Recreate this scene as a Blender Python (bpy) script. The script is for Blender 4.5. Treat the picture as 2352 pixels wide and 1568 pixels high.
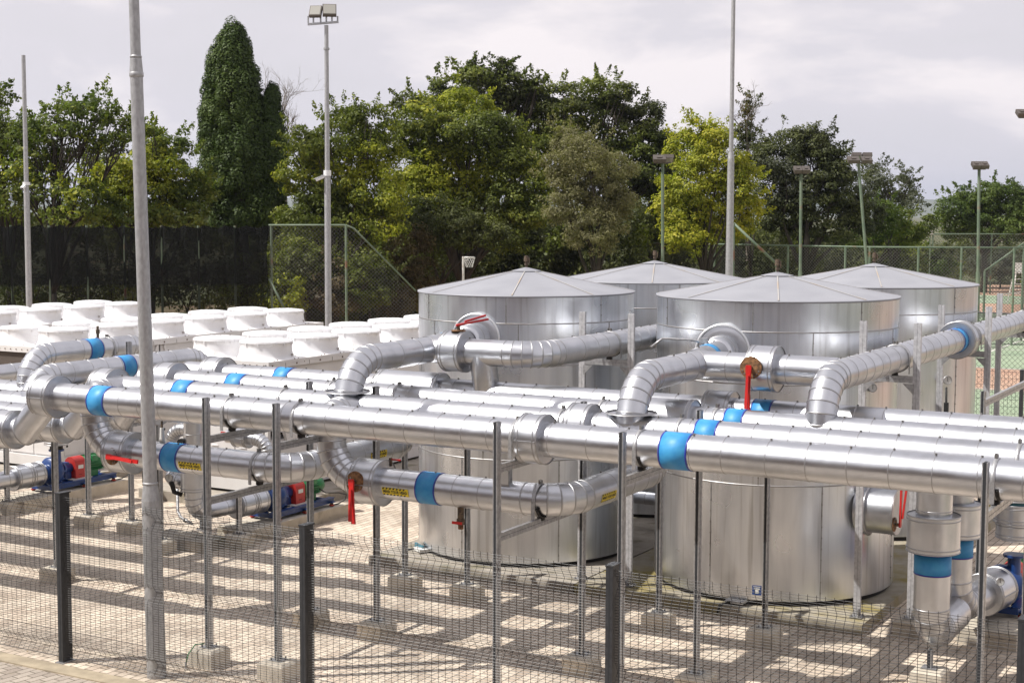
import bpy, math, random
import numpy as np
from mathutils import Vector, Matrix
RAD = math.radians
rnd = random.Random(7)
for _o in list(bpy.data.objects): bpy.data.objects.remove(_o)
SC = bpy.context.scene

# ------------------------------------------------------------------ camera
CAM_H = 5.0
F_PX, PW, PH = 3470.0, 2352.0, 1568.0          # focal length in the measured picture's pixels
YAW, PITCH, ROLL = RAD(29.7), math.atan(294.0/3470.0), RAD(0.2)
FW = Vector((-math.sin(YAW)*math.cos(PITCH), math.cos(YAW)*math.cos(PITCH), -math.sin(PITCH)))
RT0 = Vector((math.cos(YAW), math.sin(YAW), 0)); UP0 = RT0.cross(FW)
RT = RT0*math.cos(ROLL) + UP0*math.sin(ROLL); UP = UP0*math.cos(ROLL) - RT0*math.sin(ROLL)
cam = bpy.data.cameras.new('camera'); camo = bpy.data.objects.new('camera', cam)
SC.collection.objects.link(camo)
cam.sensor_fit = 'HORIZONTAL'; cam.sensor_width = 36.0; cam.lens = 36.0*F_PX/PW
cam.clip_start = 0.1; cam.clip_end = 20000
camo.matrix_world = Matrix(((RT.x, UP.x, -FW.x, 0), (RT.y, UP.y, -FW.y, 0), (RT.z, UP.z, -FW.z, CAM_H), (0, 0, 0, 1)))
SC.camera = camo
CAM = Vector((0, 0, CAM_H))

# ------------------------------------------------------------------ light
SUN_V = Vector((-0.474, -0.394, 0.788)).normalized()
sun = bpy.data.lights.new('sun', 'SUN'); sun.energy = 4.4; sun.angle = RAD(0.55); sun.color = (1.0, 0.965, 0.905)
suno = bpy.data.objects.new('sun', sun); SC.collection.objects.link(suno)
suno.rotation_euler = SUN_V.to_track_quat('Z', 'Y').to_euler(); suno.location = (0, 0, 40)
world = bpy.data.worlds.new('World'); SC.world = world; world.use_nodes = True
def build_world():
    nt = world.node_tree; N = nt.nodes; L = nt.links; N.clear()
    out = N.new('ShaderNodeOutputWorld'); bg = N.new('ShaderNodeBackground'); bg.inputs[1].default_value = 0.102
    sky = N.new('ShaderNodeTexSky'); sky.sky_type = 'NISHITA'; sky.sun_disc = False
    sky.sun_elevation = math.asin(SUN_V.z); sky.sun_rotation = math.atan2(SUN_V.x, SUN_V.y)
    tc = N.new('ShaderNodeTexCoord'); sep = N.new('ShaderNodeSeparateXYZ'); L.new(tc.outputs['Generated'], sep.inputs[0])
    # cloud deck: direction projected on a plane overhead
    ad = N.new('ShaderNodeMath'); ad.operation = 'ADD'; ad.inputs[1].default_value = 0.30; L.new(sep.outputs[2], ad.inputs[0])
    mx = N.new('ShaderNodeMath'); mx.operation = 'MAXIMUM'; mx.inputs[1].default_value = 0.05; L.new(ad.outputs[0], mx.inputs[0])
    dx = N.new('ShaderNodeMath'); dx.operation = 'DIVIDE'; L.new(sep.outputs[0], dx.inputs[0]); L.new(mx.outputs[0], dx.inputs[1])
    dy = N.new('ShaderNodeMath'); dy.operation = 'DIVIDE'; L.new(sep.outputs[1], dy.inputs[0]); L.new(mx.outputs[0], dy.inputs[1])
    cb = N.new('ShaderNodeCombineXYZ'); L.new(dx.outputs[0], cb.inputs[0]); L.new(dy.outputs[0], cb.inputs[1])
    n1 = N.new('ShaderNodeTexNoise'); n1.inputs['Scale'].default_value = 1.5; n1.inputs['Detail'].default_value = 6; n1.inputs['Roughness'].default_value = .56
    n1.inputs['Distortion'].default_value = .3
    L.new(cb.outputs[0], n1.inputs['Vector'])
    r1 = N.new('ShaderNodeValToRGB'); e = r1.color_ramp.elements
    e[0].position = .40; e[0].color = (5.7, 5.5, 5.8, 1); e[1].position = .60; e[1].color = (7.6, 7.1, 7.15, 1)
    m = r1.color_ramp.elements.new(.5); m.color = (5.9, 5.65, 6.0, 1)
    L.new(n1.outputs['Fac'], r1.inputs[0])
    n2 = N.new('ShaderNodeTexNoise'); n2.inputs['Scale'].default_value = .5; n2.inputs['Detail'].default_value = 5; L.new(cb.outputs[0], n2.inputs['Vector'])
    r2 = N.new('ShaderNodeValToRGB'); r2.color_ramp.elements[0].position = .12; r2.color_ramp.elements[1].position = .34
    L.new(n2.outputs['Fac'], r2.inputs[0])
    # below the horizon: plain pale ground haze
    mix = N.new('ShaderNodeMixRGB'); L.new(r2.outputs[0], mix.inputs[0]); L.new(sky.outputs[0], mix.inputs[1]); L.new(r1.outputs[0], mix.inputs[2])
    L.new(mix.outputs[0], bg.inputs[0]); L.new(bg.outputs[0], out.inputs[0])
build_world()
SC.view_settings.view_transform = 'Standard'; SC.view_settings.look = 'None'; SC.view_settings.exposure = 0.40; SC.view_settings.gamma = 1.0
try: SC.view_settings.use_curve_mapping = False
except Exception: pass
SC.render.engine = 'CYCLES'
SC.cycles.max_bounces = 8; SC.cycles.transparent_max_bounces = 24; SC.cycles.diffuse_bounces = 3; SC.cycles.glossy_bounces = 4
SC.cycles.caustics_reflective = False; SC.cycles.caustics_refractive = False; SC.cycles.sample_clamp_indirect = 6
try: SC.cycles.use_denoising = True
except Exception: pass

# ------------------------------------------------------------------ pixel -> world (measured picture 2352 x 1568)
def ray(x, y): return FW + RT*((x-PW/2)/F_PX) + UP*(-(y-PH/2)/F_PX)
def at_h(x, y, z=0.0):
    d = ray(x, y); return CAM + d*((z-CAM_H)/d.z)
def at_d(x, y, Z): return CAM + ray(x, y)*Z
def at_Y(x, y, Y):
    d = ray(x, y); return CAM + d*(Y/d.y)

# ------------------------------------------------------------------ node helpers
def NN(nt, kind, **kw):
    n = nt.nodes.new(kind)
    for k, v in kw.items():
        if k in n.inputs.keys() if isinstance(k, str) else False: n.inputs[k].default_value = v
        else: setattr(n, k, v)
    return n
def rgba(c): return (c[0], c[1], c[2], 1.0)
MATS = {}
def mat(name, col, rough=.6, metal=0.0, col2=None, scale=4.0, detail=5.0, lo=.35, hi=.65, bump=0.0, bscale=60.0, stretch=None, rough2=None,
        coat=0.0, spec=None, col3=None, scale3=1.0, lo3=.5, hi3=.7, bdist=.01):
    m = bpy.data.materials.new(name); m.use_nodes = True; nt = m.node_tree; L = nt.links
    b = nt.nodes['Principled BSDF']; b.inputs['Base Color'].default_value = rgba(col); b.inputs['Roughness'].default_value = rough
    b.inputs['Metallic'].default_value = metal
    if coat: b.inputs['Coat Weight'].default_value = coat
    if spec is not None: b.inputs['Specular IOR Level'].default_value = spec
    tc = nt.nodes.new('ShaderNodeTexCoord'); src = tc.outputs['Object']
    if stretch:
        mp = nt.nodes.new('ShaderNodeMapping'); mp.inputs['Scale'].default_value = stretch; L.new(src, mp.inputs[0]); vec = mp.outputs[0]
    else: vec = src
    last = None
    if col2 is not None:
        n = nt.nodes.new('ShaderNodeTexNoise'); n.inputs['Scale'].default_value = scale; n.inputs['Detail'].default_value = detail; L.new(vec, n.inputs['Vector'])
        r = nt.nodes.new('ShaderNodeValToRGB'); r.color_ramp.elements[0].position = lo; r.color_ramp.elements[1].position = hi
        r.color_ramp.elements[0].color = rgba(col); r.color_ramp.elements[1].color = rgba(col2); L.new(n.outputs['Fac'], r.inputs[0]); last = r.outputs[0]
        if rough2 is not None:
            mr = nt.nodes.new('ShaderNodeMapRange'); mr.inputs[1].default_value = lo; mr.inputs[2].default_value = hi
            mr.inputs[3].default_value = rough; mr.inputs[4].default_value = rough2; L.new(n.outputs['Fac'], mr.inputs[0]); L.new(mr.outputs[0], b.inputs['Roughness'])
    if col3 is not None:
        n = nt.nodes.new('ShaderNodeTexNoise'); n.inputs['Scale'].default_value = scale3; n.inputs['Detail'].default_value = 6; L.new(src, n.inputs['Vector'])
        r = nt.nodes.new('ShaderNodeMapRange'); r.inputs[1].default_value = lo3; r.inputs[2].default_value = hi3; L.new(n.outputs['Fac'], r.inputs[0])
        mx = nt.nodes.new('ShaderNodeMixRGB'); L.new(r.outputs[0], mx.inputs[0])
        if last: L.new(last, mx.inputs[1])
        else: mx.inputs[1].default_value = rgba(col)
        mx.inputs[2].default_value = rgba(col3); last = mx.outputs[0]
    if last: L.new(last, b.inputs['Base Color'])
    if bump:
        n = nt.nodes.new('ShaderNodeTexNoise'); n.inputs['Scale'].default_value = bscale; n.inputs['Detail'].default_value = 3; L.new(vec, n.inputs['Vector'])
        bp = nt.nodes.new('ShaderNodeBump'); bp.inputs['Strength'].default_value = bump; bp.inputs['Distance'].default_value = bdist
        L.new(n.outputs['Fac'], bp.inputs['Height']); L.new(bp.outputs[0], b.inputs['Normal'])
    MATS[name] = m
    return m

M = MATS
mat('cladding', (.55, .565, .60), .36, 1.0, col2=(.61, .62, .65), scale=4, detail=6, lo=.3, hi=.7, bump=.10, bscale=150, rough2=.28, bdist=.003)
mat('cladding_dull', (.45, .46, .49), .42, 1.0, col2=(.55, .56, .59), scale=5, detail=8, bump=.12, bscale=130, rough2=.34, bdist=.003)
mat('seam', (.40, .40, .41), .45, 1.0)
mat('seam_pale', (.72, .73, .75), .4, .8)
mat('roof_rib', (.40, .385, .37), .7, .1, col2=(.42, .33, .24), scale=2.5, lo=.5, hi=.7)
mat('seam_rust', (.30, .29, .28), .5, 1.0, col2=(.42, .42, .43), scale=5)
mat('galv', (.33, .33, .34), .50, .7, col2=(.47, .47, .48), scale=28, detail=3, lo=.35, hi=.65, bump=.15, bscale=90, rough2=.38)
mat('galv_lit', (.46, .46, .48), .52, .5, col2=(.60, .60, .62), scale=28, detail=3, bump=.12, bscale=90)  # paler copy of galv: light on the tall posts' faces put into the colour
mat('galv_pole', (.33, .33, .335), .55, .55, col2=(.43, .43, .44), scale=30, detail=4, lo=.35, hi=.65, bump=.1, bscale=120, stretch=(1, 1, .5))
mat('slot', (.02, .022, .026), .7)
mat('steel_bolt', (.25, .24, .23), .5, .8)
mat('rubber', (.02, .018, .017), .75)
mat('blue_tape', (.025, .235, .55), .50, 0.0, col2=(.05, .31, .60), scale=9, bump=.3, bscale=22, bdist=.004)
mat('blue_edge', (.03, .035, .30), .35)
mat('red_paint', (.62, .022, .018), .38, 0.0, col2=(.50, .02, .02), scale=20)
mat('rust', (.10, .05, .025), .8, 0.2, col2=(.34, .18, .08), scale=30, bump=.4, bscale=60)
mat('brass_brown', (.07, .055, .045), .6, .4, col2=(.2, .14, .09), scale=40)
mat('white_cab', (.70, .685, .68), .45, 0.0, col2=(.62, .60, .59), scale=2.2, detail=7, lo=.4, hi=.75, col3=(.42, .36, .30), scale3=9, lo3=.70, hi3=.80)
mat('white_fan', (.84, .84, .86), .42, 0.0, col2=(.74, .73, .73), scale=3.5, detail=8, lo=.40, hi=.75, col3=(.55, .50, .45), scale3=7, lo3=.68, hi3=.80)
mat('grille', (.50, .47, .45), .5, 0.0, col2=(.36, .32, .29), scale=14)
mat('coil', (.07, .055, .045), .8, 0.0, col2=(.11, .085, .07), scale=5, stretch=(1, 1, 40), bump=.5, bscale=40)
mat('dark', (.012, .012, .013), .8)
mat('screw_rust', (.10, .045, .02), .8)
mat('concrete', (.30, .265, .22), .85, 0.0, col2=(.40, .36, .305), scale=6, detail=8, bump=.5, bscale=60, col3=(.16, .145, .09), scale3=2.5, lo3=.55, hi3=.72)
mat('concrete_new', (.54, .48, .39), .85, 0.0, col2=(.62, .56, .47), scale=6, detail=8, bump=.4, bscale=70, col3=(.30, .26, .20), scale3=4, lo3=.55, hi3=.75)
mat('fence_black', (.022, .024, .028), .38, 0.0, col2=(.035, .037, .042), scale=20)
mat('fence_wire', (.022, .020, .022), .42, .0)
mat('pump_blue', (.012, .055, .22), .35, 0.0, col2=(.01, .04, .16), scale=8, bump=.1, bscale=50)
mat('pump_green', (.02, .20, .06), .35, 0.0, col2=(.015, .15, .05), scale=10)
mat('pump_red', (.50, .03, .025), .42, 0.0, col2=(.40, .025, .022), scale=6)
mat('label_white', (.72, .72, .70), .5)
mat('sign_yellow', (.80, .62, .03), .45)
mat('sign_black', (.012, .012, .012), .5)
mat('court_green_paint', (.10, .145, .095), .6, 0.0, col2=(.16, .20, .14), scale=3, detail=6, col3=(.20, .09, .05), scale3=1.5, lo3=.6, hi3=.7)
mat('link_wire', (.20, .20, .19), .5, .5)
mat('net_white', (.7, .7, .68), .7)
mat('white_paint', (.66, .65, .62), .5, 0.0, col2=(.5, .44, .38), scale=9, lo=.5, hi=.7)
mat('tank_roof', (.28, .285, .315), .62, .25, col2=(.33, .335, .365), scale=1.6, detail=7, lo=.35, hi=.7, col3=(.34, .29, .24), scale3=.9, lo3=.66, hi3=.82, bump=.02, bscale=5)
mat('teal', (.03, .16, .22), .4)
mat('lamp_glass', (.30, .29, .26), .3)
mat('lamp_body', (.10, .085, .075), .5, .3)
mat('cctv', (.75, .75, .76), .35)
mat('cable_black', (.02, .02, .02), .6)
mat('cable_green', (.04, .22, .07), .5)
mat('bark', (.028, .021, .015), .9, 0.0, col2=(.05, .04, .03), scale=10, stretch=(1, 1, .25), bump=.6, bscale=18)
mat('bark_grey', (.13, .11, .09), .9, 0.0, col2=(.20, .17, .14), scale=10)
mat('concrete_moss', (.30, .265, .20), .85, 0.0, col2=(.38, .34, .27), scale=6, detail=8, bump=.5, bscale=60, col3=(.26, .21, .07), scale3=1.6, lo3=.46, hi3=.64)
mat('moss', (.12, .11, .02), .9, 0.0, col2=(.25, .2, .06), scale=8)

def tank_mat():
    m = bpy.data.materials.new('tank_sheet'); m.use_nodes = True; nt = m.node_tree; L = nt.links; b = nt.nodes['Principled BSDF']
    b.inputs['Metallic'].default_value = 1.0
    tc = nt.nodes.new('ShaderNodeTexCoord'); mp = nt.nodes.new('ShaderNodeMapping'); mp.inputs['Scale'].default_value = (1, 1, .12); L.new(tc.outputs['Object'], mp.inputs[0])
    n = nt.nodes.new('ShaderNodeTexNoise'); n.inputs['Scale'].default_value = 7; n.inputs['Detail'].default_value = 8; L.new(mp.outputs[0], n.inputs['Vector'])
    r = nt.nodes.new('ShaderNodeValToRGB'); r.color_ramp.elements[0].position = .3; r.color_ramp.elements[1].position = .7
    r.color_ramp.elements[0].color = (.62, .64, .68, 1); r.color_ramp.elements[1].color = (.76, .78, .81, 1); L.new(n.outputs['Fac'], r.inputs[0])
    # smears
    n3 = nt.nodes.new('ShaderNodeTexNoise'); n3.inputs['Scale'].default_value = 1.7; n3.inputs['Detail'].default_value = 1.5; n3.inputs['Distortion'].default_value = .4; L.new(tc.outputs['Object'], n3.inputs['Vector'])
    mr = nt.nodes.new('ShaderNodeMapRange'); mr.inputs[1].default_value = .35; mr.inputs[2].default_value = .7; mr.inputs[3].default_value = .27; mr.inputs[4].default_value = .35
    L.new(n3.outputs['Fac'], mr.inputs[0]); L.new(mr.outputs[0], b.inputs['Roughness']); L.new(r.outputs[0], b.inputs['Base Color'])
    mpd = nt.nodes.new('ShaderNodeMapping'); mpd.inputs['Scale'].default_value = (9, 9, .35); L.new(tc.outputs['Object'], mpd.inputs[0])
    nd = nt.nodes.new('ShaderNodeTexNoise'); nd.inputs['Scale'].default_value = 1.6; nd.inputs['Detail'].default_value = 5; L.new(mpd.outputs[0], nd.inputs['Vector'])
    md = nt.nodes.new('ShaderNodeMapRange'); md.inputs[1].default_value = .55; md.inputs[2].default_value = .75; md.inputs[3].default_value = 0; md.inputs[4].default_value = .6; L.new(nd.outputs['Fac'], md.inputs[0])
    mxd = nt.nodes.new('ShaderNodeMixRGB'); L.new(md.outputs[0], mxd.inputs[0]); L.new(r.outputs[0], mxd.inputs[1]); mxd.inputs[2].default_value = (.34, .335, .33, 1); L.new(mxd.outputs[0], b.inputs['Base Color'])
    n2 = nt.nodes.new('ShaderNodeTexNoise'); n2.inputs['Scale'].default_value = 2.0; n2.inputs['Detail'].default_value = 3
    mp2 = nt.nodes.new('ShaderNodeMapping'); mp2.inputs['Scale'].default_value = (1, 1, .45); L.new(tc.outputs['Object'], mp2.inputs[0]); L.new(mp2.outputs[0], n2.inputs['Vector'])
    bp = nt.nodes.new('ShaderNodeBump'); bp.inputs['Strength'].default_value = .34; bp.inputs['Distance'].default_value = .05; L.new(n2.outputs['Fac'], bp.inputs['Height'])
    L.new(bp.outputs[0], b.inputs['Normal']); MATS['tank_sheet'] = m
tank_mat()
def broad_dents(name, scale, strength, dist, stain=None):
    m = MATS[name]; nt = m.node_tree; L = nt.links; b = nt.nodes['Principled BSDF']; tc = [n for n in nt.nodes if n.type == 'TEX_COORD'][0]
    n = nt.nodes.new('ShaderNodeTexNoise'); n.inputs['Scale'].default_value = scale; n.inputs['Detail'].default_value = 1.5; L.new(tc.outputs['Object'], n.inputs['Vector'])
    bp = nt.nodes.new('ShaderNodeBump'); bp.inputs['Strength'].default_value = strength; bp.inputs['Distance'].default_value = dist; L.new(n.outputs['Fac'], bp.inputs['Height'])
    old = b.inputs['Normal'].links[0].from_node; L.new(bp.outputs[0], old.inputs['Normal'])
    if stain:
        src = b.inputs['Base Color'].links[0].from_socket; n2 = nt.nodes.new('ShaderNodeTexNoise'); n2.inputs['Scale'].default_value = 1.7; n2.inputs['Detail'].default_value = 7; n2.inputs['Roughness'].default_value = .65; L.new(tc.outputs['Object'], n2.inputs['Vector'])
        mr = nt.nodes.new('ShaderNodeMapRange'); mr.inputs[1].default_value = .50; mr.inputs[2].default_value = .72; mr.inputs[3].default_value = 0; mr.inputs[4].default_value = .55; L.new(n2.outputs['Fac'], mr.inputs[0])
        mx = nt.nodes.new('ShaderNodeMixRGB'); L.new(mr.outputs[0], mx.inputs[0]); L.new(src, mx.inputs[1]); mx.inputs[2].default_value = rgba(stain); L.new(mx.outputs[0], b.inputs['Base Color'])
broad_dents('cladding', 4.5, .30, .02, (.36, .36, .37)); broad_dents('cladding_dull', 4.5, .3, .02, (.32, .32, .33))

def paver_mat(name, rot, c1, c2, shift=0.0):
    m = bpy.data.materials.new(name); m.use_nodes = True; nt = m.node_tree; L = nt.links; b = nt.nodes['Principled BSDF']; b.inputs['Roughness'].default_value = .85
    tc = nt.nodes.new('ShaderNodeTexCoord'); mp = nt.nodes.new('ShaderNodeMapping'); mp.inputs['Rotation'].default_value = (0, 0, rot); mp.inputs['Location'].default_value = (shift, shift*.4, 0)
    L.new(tc.outputs['Object'], mp.inputs[0])
    # slight waviness of the laid rows
    nw = nt.nodes.new('ShaderNodeTexNoise'); nw.inputs['Scale'].default_value = 1.3; L.new(tc.outputs['Object'], nw.inputs['Vector'])
    sb = nt.nodes.new('ShaderNodeVectorMath'); sb.operation = 'MULTIPLY_ADD'; sb.inputs[1].default_value = (.03, .03, 0); L.new(nw.outputs['Color'], sb.inputs[0]); L.new(mp.outputs[0], sb.inputs[2])
    br = nt.nodes.new('ShaderNodeTexBrick'); br.offset = .5; br.inputs['Scale'].default_value = 1.0; br.inputs['Brick Width'].default_value = .22; br.inputs['Row Height'].default_value = .11
    br.inputs['Mortar Size'].default_value = .0058; br.inputs['Mortar Smooth'].default_value = .3; br.inputs['Bias'].default_value = -.1
    br.inputs['Color1'].default_value = rgba(c1); br.inputs['Color2'].default_value = rgba(c2); br.inputs['Mortar'].default_value = (.07, .055, .035, 1)
    L.new(sb.outputs[0], br.inputs['Vector'])
    n = nt.nodes.new('ShaderNodeTexNoise'); n.inputs['Scale'].default_value = .8; n.inputs['Detail'].default_value = 8; L.new(tc.outputs['Object'], n.inputs['Vector'])
    mr = nt.nodes.new('ShaderNodeMapRange'); mr.inputs[1].default_value = .3; mr.inputs[2].default_value = .7; mr.inputs[3].default_value = .68; mr.inputs[4].default_value = 1.14; L.new(n.outputs['Fac'], mr.inputs[0])
    n2 = nt.nodes.new('ShaderNodeTexNoise'); n2.inputs['Scale'].default_value = 60; n2.inputs['Detail'].default_value = 4; L.new(tc.outputs['Object'], n2.inputs['Vector'])
    mr2 = nt.nodes.new('ShaderNodeMapRange'); mr2.inputs[1].default_value = .3; mr2.inputs[2].default_value = .7; mr2.inputs[3].default_value = .85; mr2.inputs[4].default_value = 1.1; L.new(n2.outputs['Fac'], mr2.inputs[0])
    mu = nt.nodes.new('ShaderNodeMath'); mu.operation = 'MULTIPLY'; L.new(mr.outputs[0], mu.inputs[0]); L.new(mr2.outputs[0], mu.inputs[1])
    b2 = nt.nodes.new('ShaderNodeTexBrick'); b2.offset = .5
    for kk in ('Scale', 'Brick Width', 'Row Height'): b2.inputs[kk].default_value = br.inputs[kk].default_value
    b2.inputs['Mortar Size'].default_value = 0; b2.inputs['Bias'].default_value = -.55; b2.inputs['Color1'].default_value = (1, 1, 1, 1); b2.inputs['Color2'].default_value = (.74, .70, .68, 1); L.new(sb.outputs[0], b2.inputs['Vector'])
    bm = nt.nodes.new('ShaderNodeMixRGB'); bm.blend_type = 'MULTIPLY'; bm.inputs[0].default_value = 1; L.new(br.outputs['Color'], bm.inputs[1]); L.new(b2.outputs['Color'], bm.inputs[2])
    vm = nt.nodes.new('ShaderNodeVectorMath'); vm.operation = 'SCALE'; L.new(bm.outputs[0], vm.inputs[0]); L.new(mu.outputs[0], vm.inputs['Scale'])
    # moss and dirt patches
    n3 = nt.nodes.new('ShaderNodeTexNoise'); n3.inputs['Scale'].default_value = 1.9; n3.inputs['Detail'].default_value = 9; n3.inputs['Roughness'].default_value = .7; L.new(tc.outputs['Object'], n3.inputs['Vector'])
    mr3 = nt.nodes.new('ShaderNodeMapRange'); mr3.inputs[1].default_value = .60; mr3.inputs[2].default_value = .74; mr3.inputs[4].default_value = .7; L.new(n3.outputs['Fac'], mr3.inputs[0])
    mx = nt.nodes.new('ShaderNodeMixRGB'); L.new(mr3.outputs[0], mx.inputs[0]); L.new(vm.outputs[0], mx.inputs[1]); mx.inputs[2].default_value = (.22, .19, .09, 1)
    L.new(mx.outputs[0], b.inputs['Base Color'])
    bp = nt.nodes.new('ShaderNodeBump'); bp.inputs['Strength'].default_value = .6; bp.inputs['Distance'].default_value = .006
    iv = nt.nodes.new('ShaderNodeMath'); iv.operation = 'SUBTRACT'; iv.inputs[0].default_value = 1.0; L.new(br.outputs['Fac'], iv.inputs[1]); L.new(iv.outputs[0], bp.inputs['Height']); L.new(bp.outputs[0], b.inputs['Normal'])
    MATS[name] = m
paver_mat('pavers', RAD(90), (.70, .595, .48), (.56, .46, .365))
paver_mat('pavers_outside', RAD(97), (.44, .38, .32), (.35, .30, .255), 3.3)

def leaf_mat(name, cols, trans=.35, rough=.5):
    """cols: list of (pos, colour) over a per-leaf random; clump-scale noise shifts it"""
    m = bpy.data.materials.new(name); m.use_nodes = True; nt = m.node_tree; L = nt.links; b = nt.nodes['Principled BSDF']
    g = nt.nodes.new('ShaderNodeNewGeometry'); tc = nt.nodes.new('ShaderNodeTexCoord')
    n = nt.nodes.new('ShaderNodeTexNoise'); n.inputs['Scale'].default_value = .55; n.inputs['Detail'].default_value = 4; L.new(tc.outputs['Object'], n.inputs['Vector'])
    mr = nt.nodes.new('ShaderNodeMapRange'); mr.inputs[1].default_value = .32; mr.inputs[2].default_value = .68; L.new(n.outputs['Fac'], mr.inputs[0])
    m1 = nt.nodes.new('ShaderNodeMath'); m1.operation = 'MULTIPLY'; m1.inputs[1].default_value = .45; L.new(g.outputs['Random Per Island'], m1.inputs[0])
    m2 = nt.nodes.new('ShaderNodeMath'); m2.operation = 'MULTIPLY_ADD'; m2.inputs[1].default_value = .55; L.new(mr.outputs[0], m2.inputs[0]); L.new(m1.outputs[0], m2.inputs[2])
    r = nt.nodes.new('ShaderNodeValToRGB'); el = r.color_ramp.elements
    el[0].position = cols[0][0]; el[0].color = rgba(cols[0][1]); el[1].position = cols[-1][0]; el[1].color = rgba(cols[-1][1])
    for p, c in cols[1:-1]: q = el.new(p); q.color = rgba(c)
    L.new(m2.outputs[0], r.inputs[0]); L.new(r.outputs[0], b.inputs['Base Color']); b.inputs['Roughness'].default_value = rough
    b.inputs['Specular IOR Level'].default_value = .16
    t = nt.nodes.new('ShaderNodeBsdfTranslucent'); hs = nt.nodes.new('ShaderNodeMixRGB'); hs.blend_type = 'MULTIPLY'; hs.inputs[0].default_value = 1; L.new(r.outputs[0], hs.inputs[1]); hs.inputs[2].default_value = (1.3, 1.5, .5, 1)
    L.new(hs.outputs[0], t.inputs[0]); ms = nt.nodes.new('ShaderNodeMixShader'); ms.inputs[0].default_value = trans
    L.new(b.outputs[0], ms.inputs[1]); L.new(t.outputs[0], ms.inputs[2]); L.new(ms.outputs[0], nt.nodes['Material Output'].inputs[0])
    MATS[name] = m
leaf_mat('leaf_mid', [(.1, (.05, .066, .017)), (.5, (.11, .135, .027)), (.9, (.215, .23, .042))], .3)
leaf_mat('leaf_lime', [(.1, (.10, .125, .018)), (.45, (.235, .26, .03)), (.9, (.42, .40, .05))])
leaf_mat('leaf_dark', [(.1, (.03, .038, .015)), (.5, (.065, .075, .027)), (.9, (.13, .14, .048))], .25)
leaf_mat('leaf_cypress', [(.1, (.028, .046, .012)), (.5, (.052, .082, .018)), (.9, (.095, .13, .03))], .15)
leaf_mat('leaf_olive', [(.1, (.105, .10, .055)), (.5, (.175, .165, .08)), (.9, (.26, .245, .125))], .3)
leaf_mat('leaf_yellow', [(.05, (.16, .185, .03)), (.45, (.34, .33, .04)), (.9, (.54, .46, .06))], .4)
leaf_mat('leaf_airy', [(.1, (.055, .08, .02)), (.5, (.11, .145, .032)), (.9, (.21, .22, .05))], .35)
leaf_mat('leaf_brown', [(.1, (.05, .035, .02)), (.5, (.10, .075, .04)), (.9, (.18, .15, .06))], .3)
leaf_mat('leaf_grey', [(.1, (.06, .07, .05)), (.5, (.10, .11, .075)), (.9, (.16, .165, .11))], .3)
leaf_mat('leaf_bright', [(.1, (.035, .06, .014)), (.5, (.075, .11, .025)), (.9, (.14, .18, .04))], .35)

def net_mat():
    m = bpy.data.materials.new('shade_net'); m.use_nodes = True; nt = m.node_tree; L = nt.links; b = nt.nodes['Principled BSDF']
    b.inputs['Base Color'].default_value = (.010, .011, .011, 1); b.inputs['Roughness'].default_value = .85; b.inputs['Specular IOR Level'].default_value = .1
    t = nt.nodes.new('ShaderNodeBsdfTransparent'); ms = nt.nodes.new('ShaderNodeMixShader')
    tc = nt.nodes.new('ShaderNodeTexCoord'); sp = nt.nodes.new('ShaderNodeSeparateXYZ'); L.new(tc.outputs['Object'], sp.inputs[0])
    n = nt.nodes.new('ShaderNodeTexNoise'); n.inputs['Scale'].default_value = .8; L.new(tc.outputs['Object'], n.inputs['Vector'])
    # two overlapping widths of net: the upper one is doubled and lets less through
    mr = nt.nodes.new('ShaderNodeMapRange'); mr.inputs[1].default_value = 2.9; mr.inputs[2].default_value = 2.8; mr.inputs[3].default_value = .08; mr.inputs[4].default_value = .44; L.new(sp.outputs[2], mr.inputs[0])
    mu = nt.nodes.new('ShaderNodeMath'); mu.operation = 'MULTIPLY_ADD'; mu.inputs[1].default_value = .12; L.new(n.outputs['Fac'], mu.inputs[0]); 
    ad = nt.nodes.new('ShaderNodeMath'); ad.operation = 'ADD'; ad.inputs[1].default_value = -.05; L.new(mr.outputs[0], ad.inputs[0]); L.new(ad.outputs[0], mu.inputs[2])
    L.new(mu.outputs[0], ms.inputs[0]); L.new(b.outputs[0], ms.inputs[1]); L.new(t.outputs[0], ms.inputs[2]); L.new(ms.outputs[0], nt.nodes['Material Output'].inputs[0])
    MATS['shade_net'] = m
net_mat()

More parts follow.
